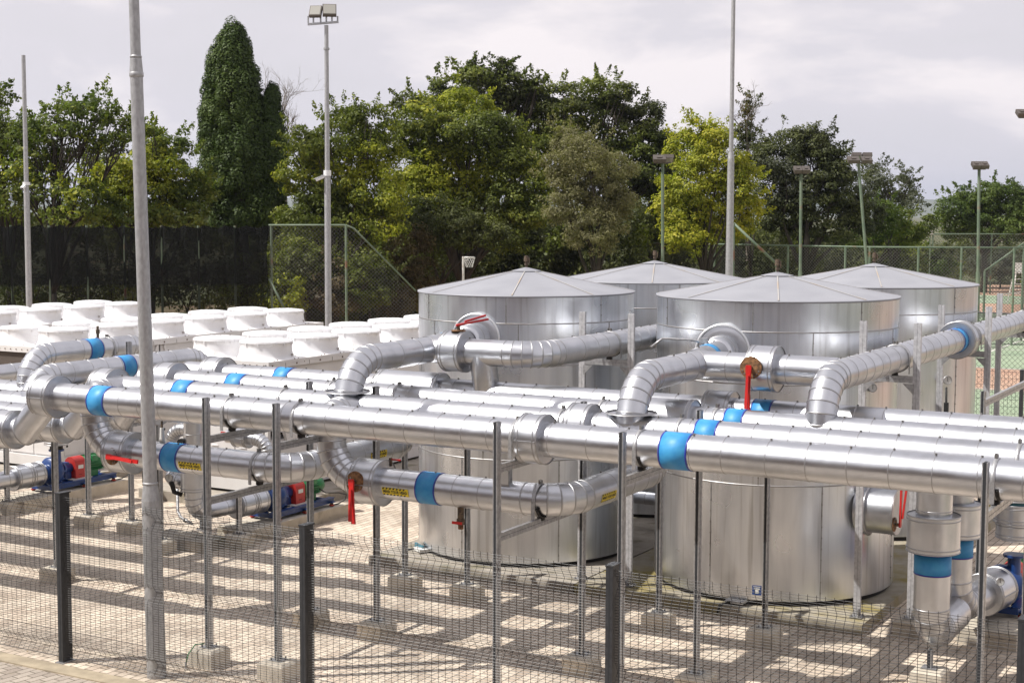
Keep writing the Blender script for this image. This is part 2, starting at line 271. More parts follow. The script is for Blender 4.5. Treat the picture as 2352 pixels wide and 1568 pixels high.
# ------------------------------------------------------------------ mesh builder
class MB:
    def __init__(s): s.v = []; s.f = []; s.m = []; s.sm = []; s.mats = []
    def mi(s, m):
        if m not in s.mats: s.mats.append(m)
        return s.mats.index(m)
    def add(s, vs, fs, m, smooth=False):
        o = len(s.v); s.v.extend([tuple(v) for v in vs]); k = s.mi(m)
        for f in fs: s.f.append(tuple(i+o for i in f)); s.m.append(k); s.sm.append(smooth)
    def box(s, x0, x1, y0, y1, z0, z1, m):
        v = [(x, y, z) for z in (z0, z1) for y in (y0, y1) for x in (x0, x1)]
        s.add(v, [(0, 2, 3, 1), (4, 5, 7, 6), (0, 1, 5, 4), (2, 6, 7, 3), (0, 4, 6, 2), (1, 3, 7, 5)], m)
    def obox(s, c, ax, ay, az, m):
        """box from centre and three half-axis vectors"""
        c = Vector(c); ax, ay, az = Vector(ax), Vector(ay), Vector(az)
        v = [c+ax*i+ay*j+az*k for k in (-1, 1) for j in (-1, 1) for i in (-1, 1)]
        s.add(v, [(0, 2, 3, 1), (4, 5, 7, 6), (0, 1, 5, 4), (2, 6, 7, 3), (0, 4, 6, 2), (1, 3, 7, 5)], m)
    def bar(s, p, q, w, h, m, up=(0, 0, 1)):
        p, q = Vector(p), Vector(q); d = q-p; l = d.length; d.normalize(); u = Vector(up)
        if abs(d.dot(u)) > .99: u = Vector((0, 1, 0))
        a = d.cross(u).normalized(); b = a.cross(d)
        s.obox((p+q)/2, d*(l/2), a*(w/2), b*(h/2), m)
    def lathe(s, prof, c, m, n=32, axis=(0, 0, 1), smooth=True, cap=False, a0=0, a1=2*math.pi):
        """prof: list of (r, h) along axis from c"""
        c = Vector(c); d = Vector(axis).normalized(); u = Vector((0, 0, 1)) if abs(d.z) < .9 else Vector((1, 0, 0)); u = (u-d*u.dot(d)).normalized(); w = d.cross(u)
        vs = []
        for r, h in prof:
            for k in range(n):
                t = a0+(a1-a0)*k/n; vs.append(c+d*h+(u*math.cos(t)+w*math.sin(t))*r)
        fs = [(i*n+k, i*n+(k+1) % n, (i+1)*n+(k+1) % n, (i+1)*n+k) for i in range(len(prof)-1) for k in range(n)]
        s.add(vs, fs, m, smooth)
        if cap:
            for i, fl in ((0, True), (len(prof)-1, False)):
                ring = [vs[i*n+k] for k in range(n)]; s.add(ring, [tuple(range(n-1, -1, -1)) if fl else tuple(range(n))], m)
    def cyl(s, p, q, r, m, n=16, cap=True, r2=None, smooth=True):
        p, q = Vector(p), Vector(q); s.lathe([(r, 0), (r if r2 is None else r2, (q-p).length)], p, m, n, (q-p), smooth, cap)
    def tube(s, pts, r, m, n=8, cap=True, rads=None):
        pts = [Vector(p) for p in pts]; d0 = (pts[1]-pts[0]).normalized(); u = Vector((0, 0, 1)) if abs(d0.z) < .9 else Vector((1, 0, 0)); u = (u-d0*u.dot(d0)).normalized()
        vs = []
        for i, p in enumerate(pts):
            d = ((pts[min(i+1, len(pts)-1)]-pts[max(i-1, 0)])).normalized(); u = (u-d*u.dot(d)).normalized(); w = d.cross(u); rr = rads[i] if rads else r
            for k in range(n): t = 2*math.pi*k/n; vs.append(p+(u*math.cos(t)+w*math.sin(t))*rr)
        fs = [(i*n+k, i*n+(k+1) % n, (i+1)*n+(k+1) % n, (i+1)*n+k) for i in range(len(pts)-1) for k in range(n)]
        if cap: fs += [tuple(range(n-1, -1, -1)), tuple(len(vs)-n+k for k in range(n))]
        s.add(vs, fs, m, True)
    def build(s, name, parent=None, loc=None):
        me = bpy.data.meshes.new(name); me.from_pydata(s.v, [], s.f)
        for m in s.mats: me.materials.append(MATS[m])
        me.polygons.foreach_set('material_index', s.m); me.polygons.foreach_set('use_smooth', s.sm); me.update()
        o = bpy.data.objects.new(name, me); SC.collection.objects.link(o)
        if parent is not None: o.parent = parent
        if loc is not None:
            l = Vector(loc); me.transform(Matrix.Translation(-l)); o.location = l
        return o
def thing(name, label, cat, loc=(0, 0, 0), group=None):
    o = bpy.data.objects.new(name, None); SC.collection.objects.link(o); o.location = loc; o.empty_display_size = .2
    o['label'] = label; o['category'] = cat
    if group: o['group'] = group
    return o
def tag(o, label, cat, group=None):
    o['label'] = label; o['category'] = cat
    if group: o['group'] = group
    return o
def struct(o, kind='structure'): o['kind'] = kind; return o
def copy_tree(o, parent=None):
    c = o.copy(); SC.collection.objects.link(c); c.parent = parent
    for ch in [x for x in bpy.data.objects if x.parent is o]: copy_tree(ch, c)
    return c

# ------------------------------------------------------------------ insulated pipe geometry
def frame_of(d):
    u = Vector((0, 0, 1)) if abs(d.z) < .9 else Vector((0, 1, 0)); u = (u-d*u.dot(d)).normalized(); return u, d.cross(u)
def fillet(pts, R, n=7):
    """polyline with its corners rounded into n mitred gores; returns points and a flag for points on a bend"""
    pts = [Vector(p) for p in pts]; out = [pts[0]]; fl = [0]
    Rs = R if isinstance(R, (list, tuple)) else [R]*(len(pts)-2)
    for i in range(1, len(pts)-1):
        a = (pts[i-1]-pts[i]).normalized(); b = (pts[i+1]-pts[i]).normalized(); r = Rs[i-1]; th = math.pi-a.angle(b)
        if r <= 0: out.append(pts[i]); fl.append(1); continue
        t = r*math.tan(th/2); bis = (a+b).normalized(); cen = pts[i]+bis*(r/math.cos(th/2)); e0 = (pts[i]+a*t-cen); ax = e0.cross(pts[i]+b*t-cen).normalized()
        k = max(2, int(round(n*th/(math.pi/2))))
        for j in range(k+1):
            q = Matrix.Rotation(th*j/k, 3, ax) @ e0; out.append(cen+q); fl.append(1)
    out.append(pts[-1]); fl.append(0)
    return out, fl
def sweep(mb, pts, fl, r, m='cladding', n=36, pitch=.37, seed=0, bead='seam', screws=True, cap=True, h=.006):
    rr = random.Random(seed); segs = []
    d = [(pts[i+1]-pts[i]).normalized() for i in range(len(pts)-1)]; u, w = frame_of(d[0]); rings = []
    for i in range(len(pts)):
        if i == 0: nrm = d[0]; dd = d[0]
        elif i == len(pts)-1: nrm = d[-1]; dd = d[-1]
        else: nrm = (d[i-1]+d[i]).normalized(); dd = d[i-1]
        if i > 0: u = (u-dd*u.dot(dd)).normalized(); w = dd.cross(u)
        ring = []
        for k in range(n):
            t = 2*math.pi*k/n; e = (u*math.cos(t)+w*math.sin(t))*r; ring.append(pts[i]+e-dd*(e.dot(nrm)/dd.dot(nrm)))
        rings.append(ring)
    for i in range(len(pts)-1):
        mb.add(rings[i]+rings[i+1], [(k, (k+1) % n, n+(k+1) % n, n+k) for k in range(n)], m, True)
    if cap:
        mb.add(rings[0], [tuple(range(n-1, -1, -1))], m); mb.add(rings[-1], [tuple(range(n))], m)
    def beadat(ring, c, dd, wd=.009, h=h):
        vs = []
        for off, hh in ((-wd, 0), (-wd*.4, h), (wd*.4, h), (wd, 0)):
            for p in ring: o = (p-c).normalized(); vs.append(p+o*hh+dd*off)
        mb.add(vs, [(i*n+k, i*n+(k+1) % n, (i+1)*n+(k+1) % n, (i+1)*n+k) for i in range(3) for k in range(n)], bead, True)
    for i in range(1, len(pts)-1):
        if fl[i]: beadat(rings[i], pts[i], (d[i-1]+d[i]).normalized())
    for i in range(len(pts)-1):
        l = (pts[i+1]-pts[i]).length
        if l < .9: continue
        t = rr.uniform(.25, .6); dd = d[i]; uu, ww = frame_of(dd)
        while t < l-.2:
            c = pts[i]+dd*t; ring = [c+(uu*math.cos(2*math.pi*k/n)+ww*math.sin(2*math.pi*k/n))*r for k in range(n)]; beadat(ring, c, dd, .005, .0035)
            if screws and abs(dd.z) < .3:
                a = rr.uniform(-.15, .25); e = uu*math.cos(a)+ww*math.sin(a)*(1 if dd.x > .5 else -1); mb.cyl(c+e*(r-.003), c+e*(r+.016), .011, 'steel_bolt', 6)
            t += pitch*rr.choice((1, .85, .8, 1.15, 1.02))
def collar(mb, p, q, r, m='cladding', n=40, h=.007):
    p, q = Vector(p), Vector(q); l = (q-p).length
    mb.lathe([(r, 0), (r, l)], p, m, n, q-p, True)
    mb.lathe([(.1, 0), (r, 0)], p, m, n, q-p, False); mb.lathe([(r, l), (.1, l)], p, m, n, q-p, False)
    for t in (.0, .04, l-.04, l): mb.lathe([(r-.001, t-.008), (r+h, t-.004), (r+h, t+.004), (r-.001, t+.008)], p, 'seam', n, q-p, True)
    d = (q-p).normalized()
    if abs(d.z) < .5:
        s = Vector((-d.y, d.x, 0)); s = s if s.y < 0 or s.x > 0 else -s
        mb.obox((p+q)/2+s*(r+.002), d*(l/2), (0, 0, .006), s*.008, 'seam')
def band(mb, p, q, r, n=36):
    p, q = Vector(p), Vector(q); l = (q-p).length
    mb.lathe([(r, 0), (r+.004, .001), (r+.004, l-.001), (r, l)], p, 'blue_tape', n, q-p, True)
    for t in (0, l-.016): mb.lathe([(r+.003, t), (r+.0065, t+.002), (r+.0065, t+.014), (r+.003, t+.016)], p, 'blue_edge', n, q-p, True)

GLYPH = {}
def lettering(txt, size, mname):
    """flat letters as a mesh, x from 0 to width"""
    cu = bpy.data.curves.new('lettering', 'FONT'); cu.body = txt; cu.size = size; cu.extrude = 0; cu.offset = .0016; cu.align_x = 'CENTER'; cu.align_y = 'CENTER'; cu.resolution_u = 2
    o = bpy.data.objects.new('lettering', cu); SC.collection.objects.link(o); dg = bpy.context.evaluated_depsgraph_get(); me = o.evaluated_get(dg).to_mesh()
    vs = [v.co.copy() for v in me.vertices]; fs = [tuple(p.vertices) for p in me.polygons]; o.evaluated_get(dg).to_mesh_clear(); bpy.data.objects.remove(o); bpy.data.curves.remove(cu)
    return vs, fs
SIGN = None
def head_sign(parent, c, axis, r, ang, width=.34, hgt=.09, flip=1):
    """hazard sign wrapped on a pipe: c on the axis, ang the direction (rad) round the pipe of its middle, from the horizontal side vector, up positive"""
    axis = Vector(axis).normalized(); side = axis.cross(Vector((0, 0, 1))).normalized()*flip; zz = Vector((0, 0, 1)); c = Vector(c)
    def wrap(x, y, lift):
        t = ang+y/r; return c+axis*(x*(flip))+(side*math.cos(t)+zz*math.sin(t))*(r+lift)
    mb = MB(); nx, ny = 2, 6
    vs = [wrap(-width/2+width*i/nx, -hgt/2+hgt*j/ny, .0035) for j in range(ny+1) for i in range(nx+1)]
    mb.add(vs, [(j*(nx+1)+i, j*(nx+1)+i+1, (j+1)*(nx+1)+i+1, (j+1)*(nx+1)+i) for j in range(ny) for i in range(nx)], 'sign_yellow')
    # slanted black bars along the top and bottom edges
    bw = .022
    for row, (y0, y1) in enumerate(((-hgt/2+.001, -hgt/2+.019), (hgt/2-.019, hgt/2-.001))):
        x = -width/2+.004
        while x < width/2-bw-.012:
            q = [wrap(x, y0, .005), wrap(x+bw, y0, .005), wrap(x+bw+.012, y1, .005), wrap(x+.012, y1, .005)]; mb.add(q, [(0, 1, 2, 3)], 'sign_black'); x += bw*2
    s = mb.build('warning_sign', parent)
    v, f = lettering('MIND YOUR HEAD', .043, 'sign_black'); w = max(p.x for p in v)-min(p.x for p in v); k = (width-.03)/w
    mb = MB(); mb.add([wrap(p.x*k, p.y, .0055) for p in v], f, 'sign_black'); mb.build('lettering', s)
    return s
def lever(parent, base, d, out, length=.42, plate=.12):
    """butterfly-valve lever: rusty notch plate and two red blades from base along d, standing off along out"""
    base, d, out = Vector(base), Vector(d).normalized(), Vector(out).normalized()
    mb = MB(); mb.lathe([(plate, 0), (plate, .012), (0.01, .012)], base, 'rust', 18, out, False)
    mb.cyl(base, base+out*.07, .022, 'brass_brown', 10)
    for k in range(7):
        a = -1.2+k*.4; u = d*math.cos(a)+d.cross(out)*math.sin(a); mb.cyl(base+u*(plate*.8)+out*.01, base+u*(plate*.8)+out*.02, .010, 'steel_bolt', 6)
    vp = mb.build('notch_plate', parent)
    s = d.cross(out).normalized(); mb = MB(); o = base+out*.065
    pr = [(-.03, .028), (0, .034), (.10, .026), (length*.55, .020), (length, .024)]
    def blade(off, dd, pr):
        vs = []
        for t, w in pr:
            for a in (-w, w):
                for b in (0, .022): vs.append(o+off+dd*t+s*a+out*b)
        fs = []
        for i in range(len(pr)-1):
            k = 4*i; fs += [(k, k+4, k+6, k+2), (k+1, k+3, k+7, k+5), (k, k+1, k+5, k+4), (k+2, k+6, k+7, k+3)]
        e = 4*(len(pr)-1); fs += [(0, 2, 3, 1), (e, e+1, e+3, e+2)]; mb.add(vs, fs, 'red_paint')
    blade(Vector((0, 0, 0)), d, pr); d2 = (d+out*.10).normalized(); blade(out*.018, d2, [(.08, .014), (length*.6, .016), (length*.93, .018)])
    mb.cyl(o, o+out*.018, .014, 'steel_bolt', 8)
    mb.build('valve_lever', parent)

def leaf_mesh(name, parent, C_, Nn, size, mats, mi, seed, aspect=.5, org=None):
    """C_: centres (k,3), Nn: normals (k,3); builds k rhombic leaves as one mesh"""
    rs = np.random.RandomState(seed); k = len(C_); n = Nn/np.linalg.norm(Nn, axis=1, keepdims=True)
    a = rs.normal(size=(k, 3)); a -= n*(a*n).sum(1, keepdims=True); a /= np.linalg.norm(a, axis=1, keepdims=True); b = np.cross(n, a)
    s = (size*rs.uniform(.45, 1.5, k))[:, None]
    v = np.empty((k, 4, 3)); v[:, 0] = C_-a*s*.5; v[:, 1] = C_+b*s*aspect*.5+a*s*.05+n*s*.08; v[:, 2] = C_+a*s*.5; v[:, 3] = C_-b*s*aspect*.5+a*s*.05+n*s*.08
    v = v.reshape(-1, 3)-(np.array(org) if org is not None else 0)
    me = bpy.data.meshes.new(name); me.vertices.add(4*k); me.vertices.foreach_set('co', v.astype(np.float32).ravel())
    me.loops.add(4*k); me.loops.foreach_set('vertex_index', np.arange(4*k, dtype=np.int32)); me.polygons.add(k)
    me.polygons.foreach_set('loop_start', np.arange(0, 4*k, 4, dtype=np.int32)); me.polygons.foreach_set('loop_total', np.full(k, 4, dtype=np.int32))
    for m in mats: me.materials.append(MATS[m])
    me.polygons.foreach_set('material_index', mi.astype(np.int32)); me.update(calc_edges=True)
    o = bpy.data.objects.new(name, me); SC.collection.objects.link(o); o.parent = parent; return o

# ------------------------------------------------------------------ the ground
def sheet(name, pts, z, m, kind='structure'):
    mb = MB(); mb.add([(x, y, z) for x, y in pts], [tuple(range(len(pts)))], m); o = mb.build(name); o['kind'] = kind; return o
mat('grass_ground', (.05, .062, .02), .95, 0.0, col2=(.09, .095, .035), scale=.35, detail=10, bump=.5, bscale=8, col3=(.16, .11, .06), scale3=.12, lo3=.55, hi3=.65)
mat('court_surface', (.22, .29, .19), .8, 0.0, col2=(.28, .34, .23), scale=.5, detail=8)
mat('court_clay', (.36, .215, .15), .9, 0.0, col2=(.42, .28, .20), scale=.8, detail=8, lo=.35, hi=.7)
mat('line_paint', (.62, .60, .55), .8)
mat('kerb_stone', (.42, .35, .25), .9, 0.0, col2=(.30, .25, .18), scale=5, detail=8, bump=.4, bscale=60)
mat('far_veg', (.05, .07, .04), .95, 0.0, col2=(.10, .11, .06), scale=.01, detail=10)
G = 9000
sheet('ground', [(-G, -G), (G, -G), (G, G), (-G, G)], -.03, 'grass_ground')
sheet('paving', [(-45, 11.75), (6, 11.75), (6, 30.5), (-45, 30.5)], 0, 'pavers')
sheet('outer_paving', [(-45, -6), (14, -6), (14, 11.52), (-45, 11.52)], -.004, 'pavers_outside')
mb = MB(); mb.box(-45, 14, 11.52, 11.75, -.2, .012, 'kerb_stone'); struct(mb.build('kerb'))
# tennis courts far right: clay surround, green playing surface, painted lines
sheet('court_surround', [(-46, 31.5), (30, 31.5), (30, 112), (-46, 112)], -.012, 'court_clay')
for k, (x0, y0, x1, y1) in enumerate(((-24, 33.2, 2, 44.3), (-24, 50.9, 6, 79.5), (-30, 88, 8, 97))):
    sheet('court', [(x0, y0), (x1, y0), (x1, y1), (x0, y1)], -.006, 'court_surface')
mb = MB()
for k, (x0, y0, x1, y1) in enumerate(((-23, 50.6, 5, 50.75), (-23, 44.4, 5, 44.5), (-23, 72, 6, 72.08), (-23, 58, 6, 58.08), (-12.2, 53, -12.1, 75.5), (-28, 90, 6, 90.1))):
    mb.add([(x0, y0, 0), (x1, y0, 0), (x1, y1, 0), (x0, y1, 0)], [(0, 1, 2, 3)], 'line_paint')
struct(mb.build('court_lines'))
# distant ridge on the horizon
mb = MB(); n = 120
def ridge(R, h0, amp, seed, m):
    r = random.Random(seed); ph = [r.uniform(0, 6.3) for _ in range(6)]; vs = []
    for i in range(n+1):
        a = YAW+RAD(-40+80*i/n); h = h0+amp*sum(math.sin(a*(9+14*k)+ph[k])/(1+k) for k in range(6)); d = Vector((-math.sin(a), math.cos(a), 0))
        vs += [tuple(d*R+Vector((0, 0, -2))), tuple(d*(R*1.12)+Vector((0, 0, h))), tuple(d*(R*1.5)+Vector((0, 0, h*.8)))]
    fs = []
    for i in range(n):
        k = 3*i; fs += [(k, k+3, k+4, k+1), (k+1, k+4, k+5, k+2)]
    mb.add(vs, fs, m, True)
ridge(3600, 44, 6, 5, 'far_veg'); struct(mb.build('hills'))
SL = MB()
SL.box(-12.28, -9.0, 17.42, 26.2, -.1, .132, 'concrete'); SL.box(-8.98, -5.12, 17.42, 26.2, -.1, .126, 'concrete_moss')
tag(SL.build('tank_plinth'), 'low mossy concrete plinth under the four round tanks', 'plinth')

# ------------------------------------------------------------------ tanks
def tank(x, y, r, zt, zb, za, label, seams, seed):
    t = thing('water_tank', label, 'tank', (x, y, zb), 'round galvanised storage tanks'); rr = random.Random(seed); T = (x, y, zb)
    P = lambda mb, nm, par=None: mb.build(nm, par or t)
    mb = MB(); n = 120
    mb.lathe([(r, 0), (r, zt-zb-.005)], (0, 0, 0), 'tank_sheet', n)
    mb.lathe([(r-.12, 0), (r, 0)], (0, 0, 0), 'tank_sheet', n, smooth=False)
    zs = [0]+[s-zb for s in seams]+[zt-zb]
    for z in zs[1:-1]: mb.lathe([(r-.001, z-.010), (r+.006, z-.004), (r+.006, z+.004), (r-.001, z+.010)], (0, 0, 0), 'seam_rust', n)
    for i in range(len(zs)-1):
        a0 = rr.uniform(0, 1)
        for k in range(7):
            a = a0+k*2*math.pi/7+i*.4; e = Vector((math.cos(a), math.sin(a), 0)); tt = Vector((-e.y, e.x, 0))
            mb.obox(e*(r+.001)+Vector((0, 0, (zs[i]+zs[i+1])/2)), tt*.007, e*.003, (0, 0, (zs[i+1]-zs[i])/2-.01), 'seam_rust')
            zz = zs[i]+.1
            while zz < zs[i+1]-.05: mb.cyl(e*(r+.002)+Vector((0, 0, zz)), e*(r+.010)+Vector((0, 0, zz)), .009, 'steel_bolt', 6); zz += .14
    P(mb, 'shell')
    mb = MB(); m = 24; ro = r+.018; hz = za-zt; vs = [(0, 0, zt-zb+hz)]
    for k in range(96):
        a = 2*math.pi*k/96; vs.append((ro*math.cos(a), ro*math.sin(a), zt-zb+.006))
    mb.add(vs, [(0, 1+k, 1+(k+1) % 96) for k in range(96)], 'tank_roof', True)
    mb.lathe([(ro-.03, .0), (ro, 0), (ro, -.022), (ro-.004, -.022)], (0, 0, zt-zb+.006), 'tank_roof', 96)
    for k in range(8):
        a = 2*math.pi*k/8+.35+rr.uniform(-.05, .05); e = Vector((math.cos(a), math.sin(a), 0)); p = e*.12+Vector((0, 0, zt-zb+hz*(1-.12/ro)+.007)); q = e*(ro-.01)+Vector((0, 0, zt-zb+.016)); mb.bar(p, q, .016, .004, 'roof_rib')
    mb.lathe([(.22, hz*(1-.22/ro)+.012), (0.02, hz+.016)], (0, 0, zt-zb), 'tank_roof', 24)
    P(mb, 'roof')
    mb = MB(); z0 = za-zb
    mb.cyl((0, 0, z0-.01), (0, 0, z0+.10), .018, 'brass_brown', 10); mb.cyl((0, 0, z0+.05), (0, 0, z0+.075), .030, 'brass_brown', 10)
    mb.cyl((0, 0, z0+.10), (0, 0, z0+.17), .036, 'brass_brown', 10); mb.cyl((0, 0, z0+.17), (0, 0, z0+.185), .026, 'brass_brown', 10); mb.bar((.045, 0, z0+.07), (.045, 0, z0+.16), .012, .012, 'brass_brown')
    P(mb, 'air_vent')
    mb = MB(); mb.lathe([(r-.05, -(zb-.12)), (r-.05, .001)], (0, 0, 0), 'rubber', 64); P(mb, 'base_ring')
    return t
t1 = tank(-10.76, 19.28, 1.57, 3.875, .19, 4.20, 'galvanised tank with flanged inlet nearest the white fans', (1.62, 2.93, 3.50), 1)
t2 = tank(-6.89, 19.19, 1.585, 3.93, .19, 4.22, 'nearest and largest galvanised tank with rust streaked cone roof', (1.64, 2.9, 3.55), 2)
t3 = tank(-10.55, 23.35, 1.57, 3.90, .19, 4.20, 'back tank peeping out between the two front tanks', (1.62, 2.9, 3.50), 3)
t4 = tank(-6.87, 23.6, 1.58, 3.92, .19, 4.22, 'rightmost galvanised tank, standing behind with a pressure gauge on its side', (1.64, 2.9, 3.52), 4)
# side outlet of the front tank, gauges, small fittings
mb = MB(); c = Vector((1.36, -.62, 1.30-.19)); mb.cyl(c, c+Vector((.50, 0, 0)), .285, 'cladding_dull', 40); mb.lathe([(.285, 0), (.292, .004), (.292, .014), (.285, .018)], c+Vector((.48, 0, 0)), 'seam', 40, (1, 0, 0))
mb.lathe([(.285, 0), (.33, .003), (.33, .01), (.285, .014)], c+Vector((.14, 0, 0)), 'seam', 40, (1, 0, 0)); noz = mb.build('outlet', t2)
lever(noz, (c.x+.50, c.y-.18, c.z-.12), (0, .05, 1), (1, 0, 0), .52, .09)
mb = MB(); a = math.atan2(-1.0, -.05)+.28; e = Vector((math.cos(a), math.sin(a), 0)); tt = Vector((-e.y, e.x, 0)); c = e*(1.588)+Vector((0, 0, .13))
mb.obox(c, tt*.058, e*.003, (0, 0, .06), 'pump_blue'); pl = mb.build('name_plate', t2)
mb = MB(); q = c+e*.0045
for dx, dz, w, h in ((0, .02, .036, .007), (-.012, -.012, .012, .026), (.012, -.012, .012, .026), (0, .045, .045, .004)): mb.obox(q+tt*dx+Vector((0, 0, dz)), tt*w, e*.001, (0, 0, h), 'label_white')
mb.build('plate_mark', pl)
def gauge(parent, c, d, r=.055, name='gauge'):
    mb = MB(); d = Vector(d).normalized(); c = Vector(c); mb.lathe([(r, -.02), (r, .012), (r-.008, .016), (r-.008, .008)], c, 'galv', 20, d); mb.lathe([(r-.008, .008), (.001, .008)], c, 'label_white', 20, d, False)
    u, w = frame_of(d); mb.obox(c+d*.011+u*.012, u*(r*.5), w*.003, d*.001, 'dark'); mb.lathe([(r, -.02), (.001, -.02)], c, 'galv', 20, d, False)
    return mb.build(name, parent)
gauge(t4, (1.42, -.95, 2.55-.19), (.5, -.86, 0), .065); mb = MB(); mb.tube([(1.40, -.93, 2.25), (1.41, -.94, 1.95), (1.40, -.93, 1.75)], .018, 'cable_black', 8); mb.obox((1.41, -.94, 1.95), (.03, 0, 0), (0, .03, 0), (0, 0, .07), 'dark'); mb.build('valve_cluster', t4)
gauge(t2, (1.50, -.62, 2.84-.19), (.4, -.9, 0), .055)
mb = MB(); v = Vector((-1.0, -1.26, -.02)); mb.obox(v, (.10, -.07, 0), (.05, .07, 0), (0, 0, .02), 'label_white'); mb.obox(v+Vector((-.08, .05, .02)), (.12, -.08, 0), (.01, .01, 0), (0, 0, .035), 'teal')
mb.tube([v+Vector((-.1, 0, 0)), v+Vector((-.25, -.05, -.03)), v+Vector((-.28, -.14, -.1)), v+Vector((-.28, -.19, -.25))], .014, 'cable_black', 6); mb.build('drain_hose', t1)
mb = MB(); v = Vector((.12, -1.62, -.02)); mb.obox(v, (.12, 0, 0), (0, .09, 0), (0, 0, .015), 'label_white'); mb.obox(v+Vector((0, .08, .05)), (.14, 0, 0), (0, .01, 0), (0, 0, .04), 'teal')
mb.tube([v+Vector((-.05, -.1, 0)), v+Vector((-.1, -.30, .0)), v+Vector((-.12, -.32, -.1))], .016, 'cable_black', 6); mb.build('drain_hose', t2)

# ------------------------------------------------------------------ the pipes
PR, PZ = .172, 2.775
PY = (13.03, 14.0, 14.95, 15.87)
CL = (-13.72, -13.72, -13.56, -13.54)             # right face of each end collar
names = ('nearest long straight pipe, its blue band beside the tall grey pole', 'second long straight pipe from the front, carrying both upward elbows',
         'third long straight pipe from the front of the rack', 'rearmost of the four long straight pipes, nearest the tanks')
lows = ((-14.46, 2.32), (-14.63, 2.25), (-14.7, 2.25), (-14.75, 2.25))
bands = [((-13.11, -12.84), (-5.76, -5.47)), ((-12.69, -12.43), (-5.82, -5.58)), ((-12.66, -12.40), (-5.89, -5.67)), ((-12.62, -12.37), (-5.93, -5.70))]
mids = [[(-7.28, -7.03, .245)], [(-7.24, -7.0, .245)], [(-6.94, -6.27, .235)], [(-10.95, -10.05, .235), (-6.49, -6.18, .24)]]
for i in range(4):
    Y = PY[i]; t = thing('insulated_pipe', names[i], 'pipe', (-14, Y, PZ), 'long straight pipes of the rack'); lx, lz = lows[i]
    def _b(mb, nm, par):
        me_shift = Vector((14, -Y, -PZ)); mb.v = [tuple(Vector(v)+me_shift) for v in mb.v]; return mb.build(nm, par)
    mb = MB(); pts = [Vector((lx-.05, Y, lz)), Vector((lx+.13, Y, lz)), Vector((lx+.60, Y, PZ)), Vector((1.2, Y, PZ))]
    sweep(mb, pts, [0, 1, 1, 0], PR, seed=10+i, n=40); _b(mb, 'cladding', t)
    mb = MB(); collar(mb, (lx-.30, Y, lz), (lx, Y, lz), .235); sweep(mb, [Vector((-26, Y, lz)), Vector((lx-.25, Y, lz))], [0, 0], .228, seed=30+i, n=40); _b(mb, 'header', t)
    mb = MB(); collar(mb, (CL[i]-.28, Y, PZ), (CL[i], Y, PZ), .255); _b(mb, 'collar', t)
    for x0, x1, r in mids[i]: mb = MB(); collar(mb, (x0, Y, PZ), (x1, Y, PZ), r); _b(mb, 'collar', t)
    for x0, x1 in bands[i]: mb = MB(); band(mb, (x0, Y, PZ), (x1, Y, PZ), PR+.001); _b(mb, 'blue_band', t)

def pipe(label, pts, R, r=PR, collars=(), bands=(), seed=0, m='cladding', group=None, n=36, gores=7, pitch=.37, extra=None):
    o0 = Vector(pts[0]); t = thing('insulated_pipe', label, 'pipe', o0, group)
    def fin(mb, nm, par=None):
        if par is None: par = t
        mb.v = [tuple(Vector(v)-o0) for v in mb.v]; return mb.build(nm, par)
    mb = MB(); P, fl = fillet(pts, R, gores); sweep(mb, P, fl, r, m, n, pitch, seed)
    if extra: extra(mb)
    fin(mb, 'cladding')
    for p, q, rc in collars: mb = MB(); collar(mb, p, q, rc); fin(mb, 'collar')
    for p, q in bands: mb = MB(); band(mb, p, q, r+.001); fin(mb, 'blue_band')
    return t, o0
LZ = 2.09
# lower loops hanging between the first two pipes
t, o = pipe('left lower loop pipe with a horizontal red lever behind the pole', [(-13.62, 14.0, PZ), (-13.62, 13.5, PZ), (-13.62, 13.5, LZ), (-10.58, 13.5, LZ), (-10.58, 15.87, LZ), (-10.58, 15.87, PZ-.1)], [.17, .42, .42, .34], .168,
            [((-13.28, 13.5, LZ), (-12.95, 13.5, LZ), .25)], [((-12.42, 13.5, LZ), (-12.16, 13.5, LZ))], 51, gores=6)
lever(t, Vector((-13.10, 13.265, LZ-.02))-o, (1, 0, -.05), (0, -1, .1), .48, .105)
head_sign(t, Vector((-11.95, 13.5, LZ))-o, (1, 0, 0), .168, -.30)
head_sign(t, Vector((-10.58, 15.0, LZ))-o, (0, 1, 0), .168, -.1)
mb = MB(); c = Vector((-12.52, 13.5, LZ+.17))-o; mb.cyl(c, c+Vector((0, 0, .17)), .032, 'label_white', 10, r2=.024); mb.cyl(c+Vector((0, 0, .17)), c+Vector((0, 0, .26)), .013, 'brass_brown', 8); mb.build('air_valve', t)
LZ2 = 2.06
t, o = pipe('right lower loop pipe with hanging red lever and blue band', [(-10.02, 14.0, PZ), (-10.02, 13.5, PZ), (-10.02, 13.5, LZ2), (-7.10, 13.5, LZ2), (-7.10, 15.87, LZ2), (-7.10, 15.87, PZ-.1)], [.17, .42, .42, .34], .168,
            [((-9.62, 13.5, LZ2), (-9.30, 13.5, LZ2), .25)], [((-8.80, 13.5, LZ2), (-8.55, 13.5, LZ2))], 52, gores=6)
lever(t, Vector((-9.52, 13.262, LZ2+.03))-o, (.06, 0, -1), (0, -1, .12), .46, .115)
head_sign(t, Vector((-9.05, 13.5, LZ2))-o, (1, 0, 0), .168, -.32)
head_sign(t, Vector((-7.10, 14.25, LZ2))-o, (0, 1, 0), .168, -.25)
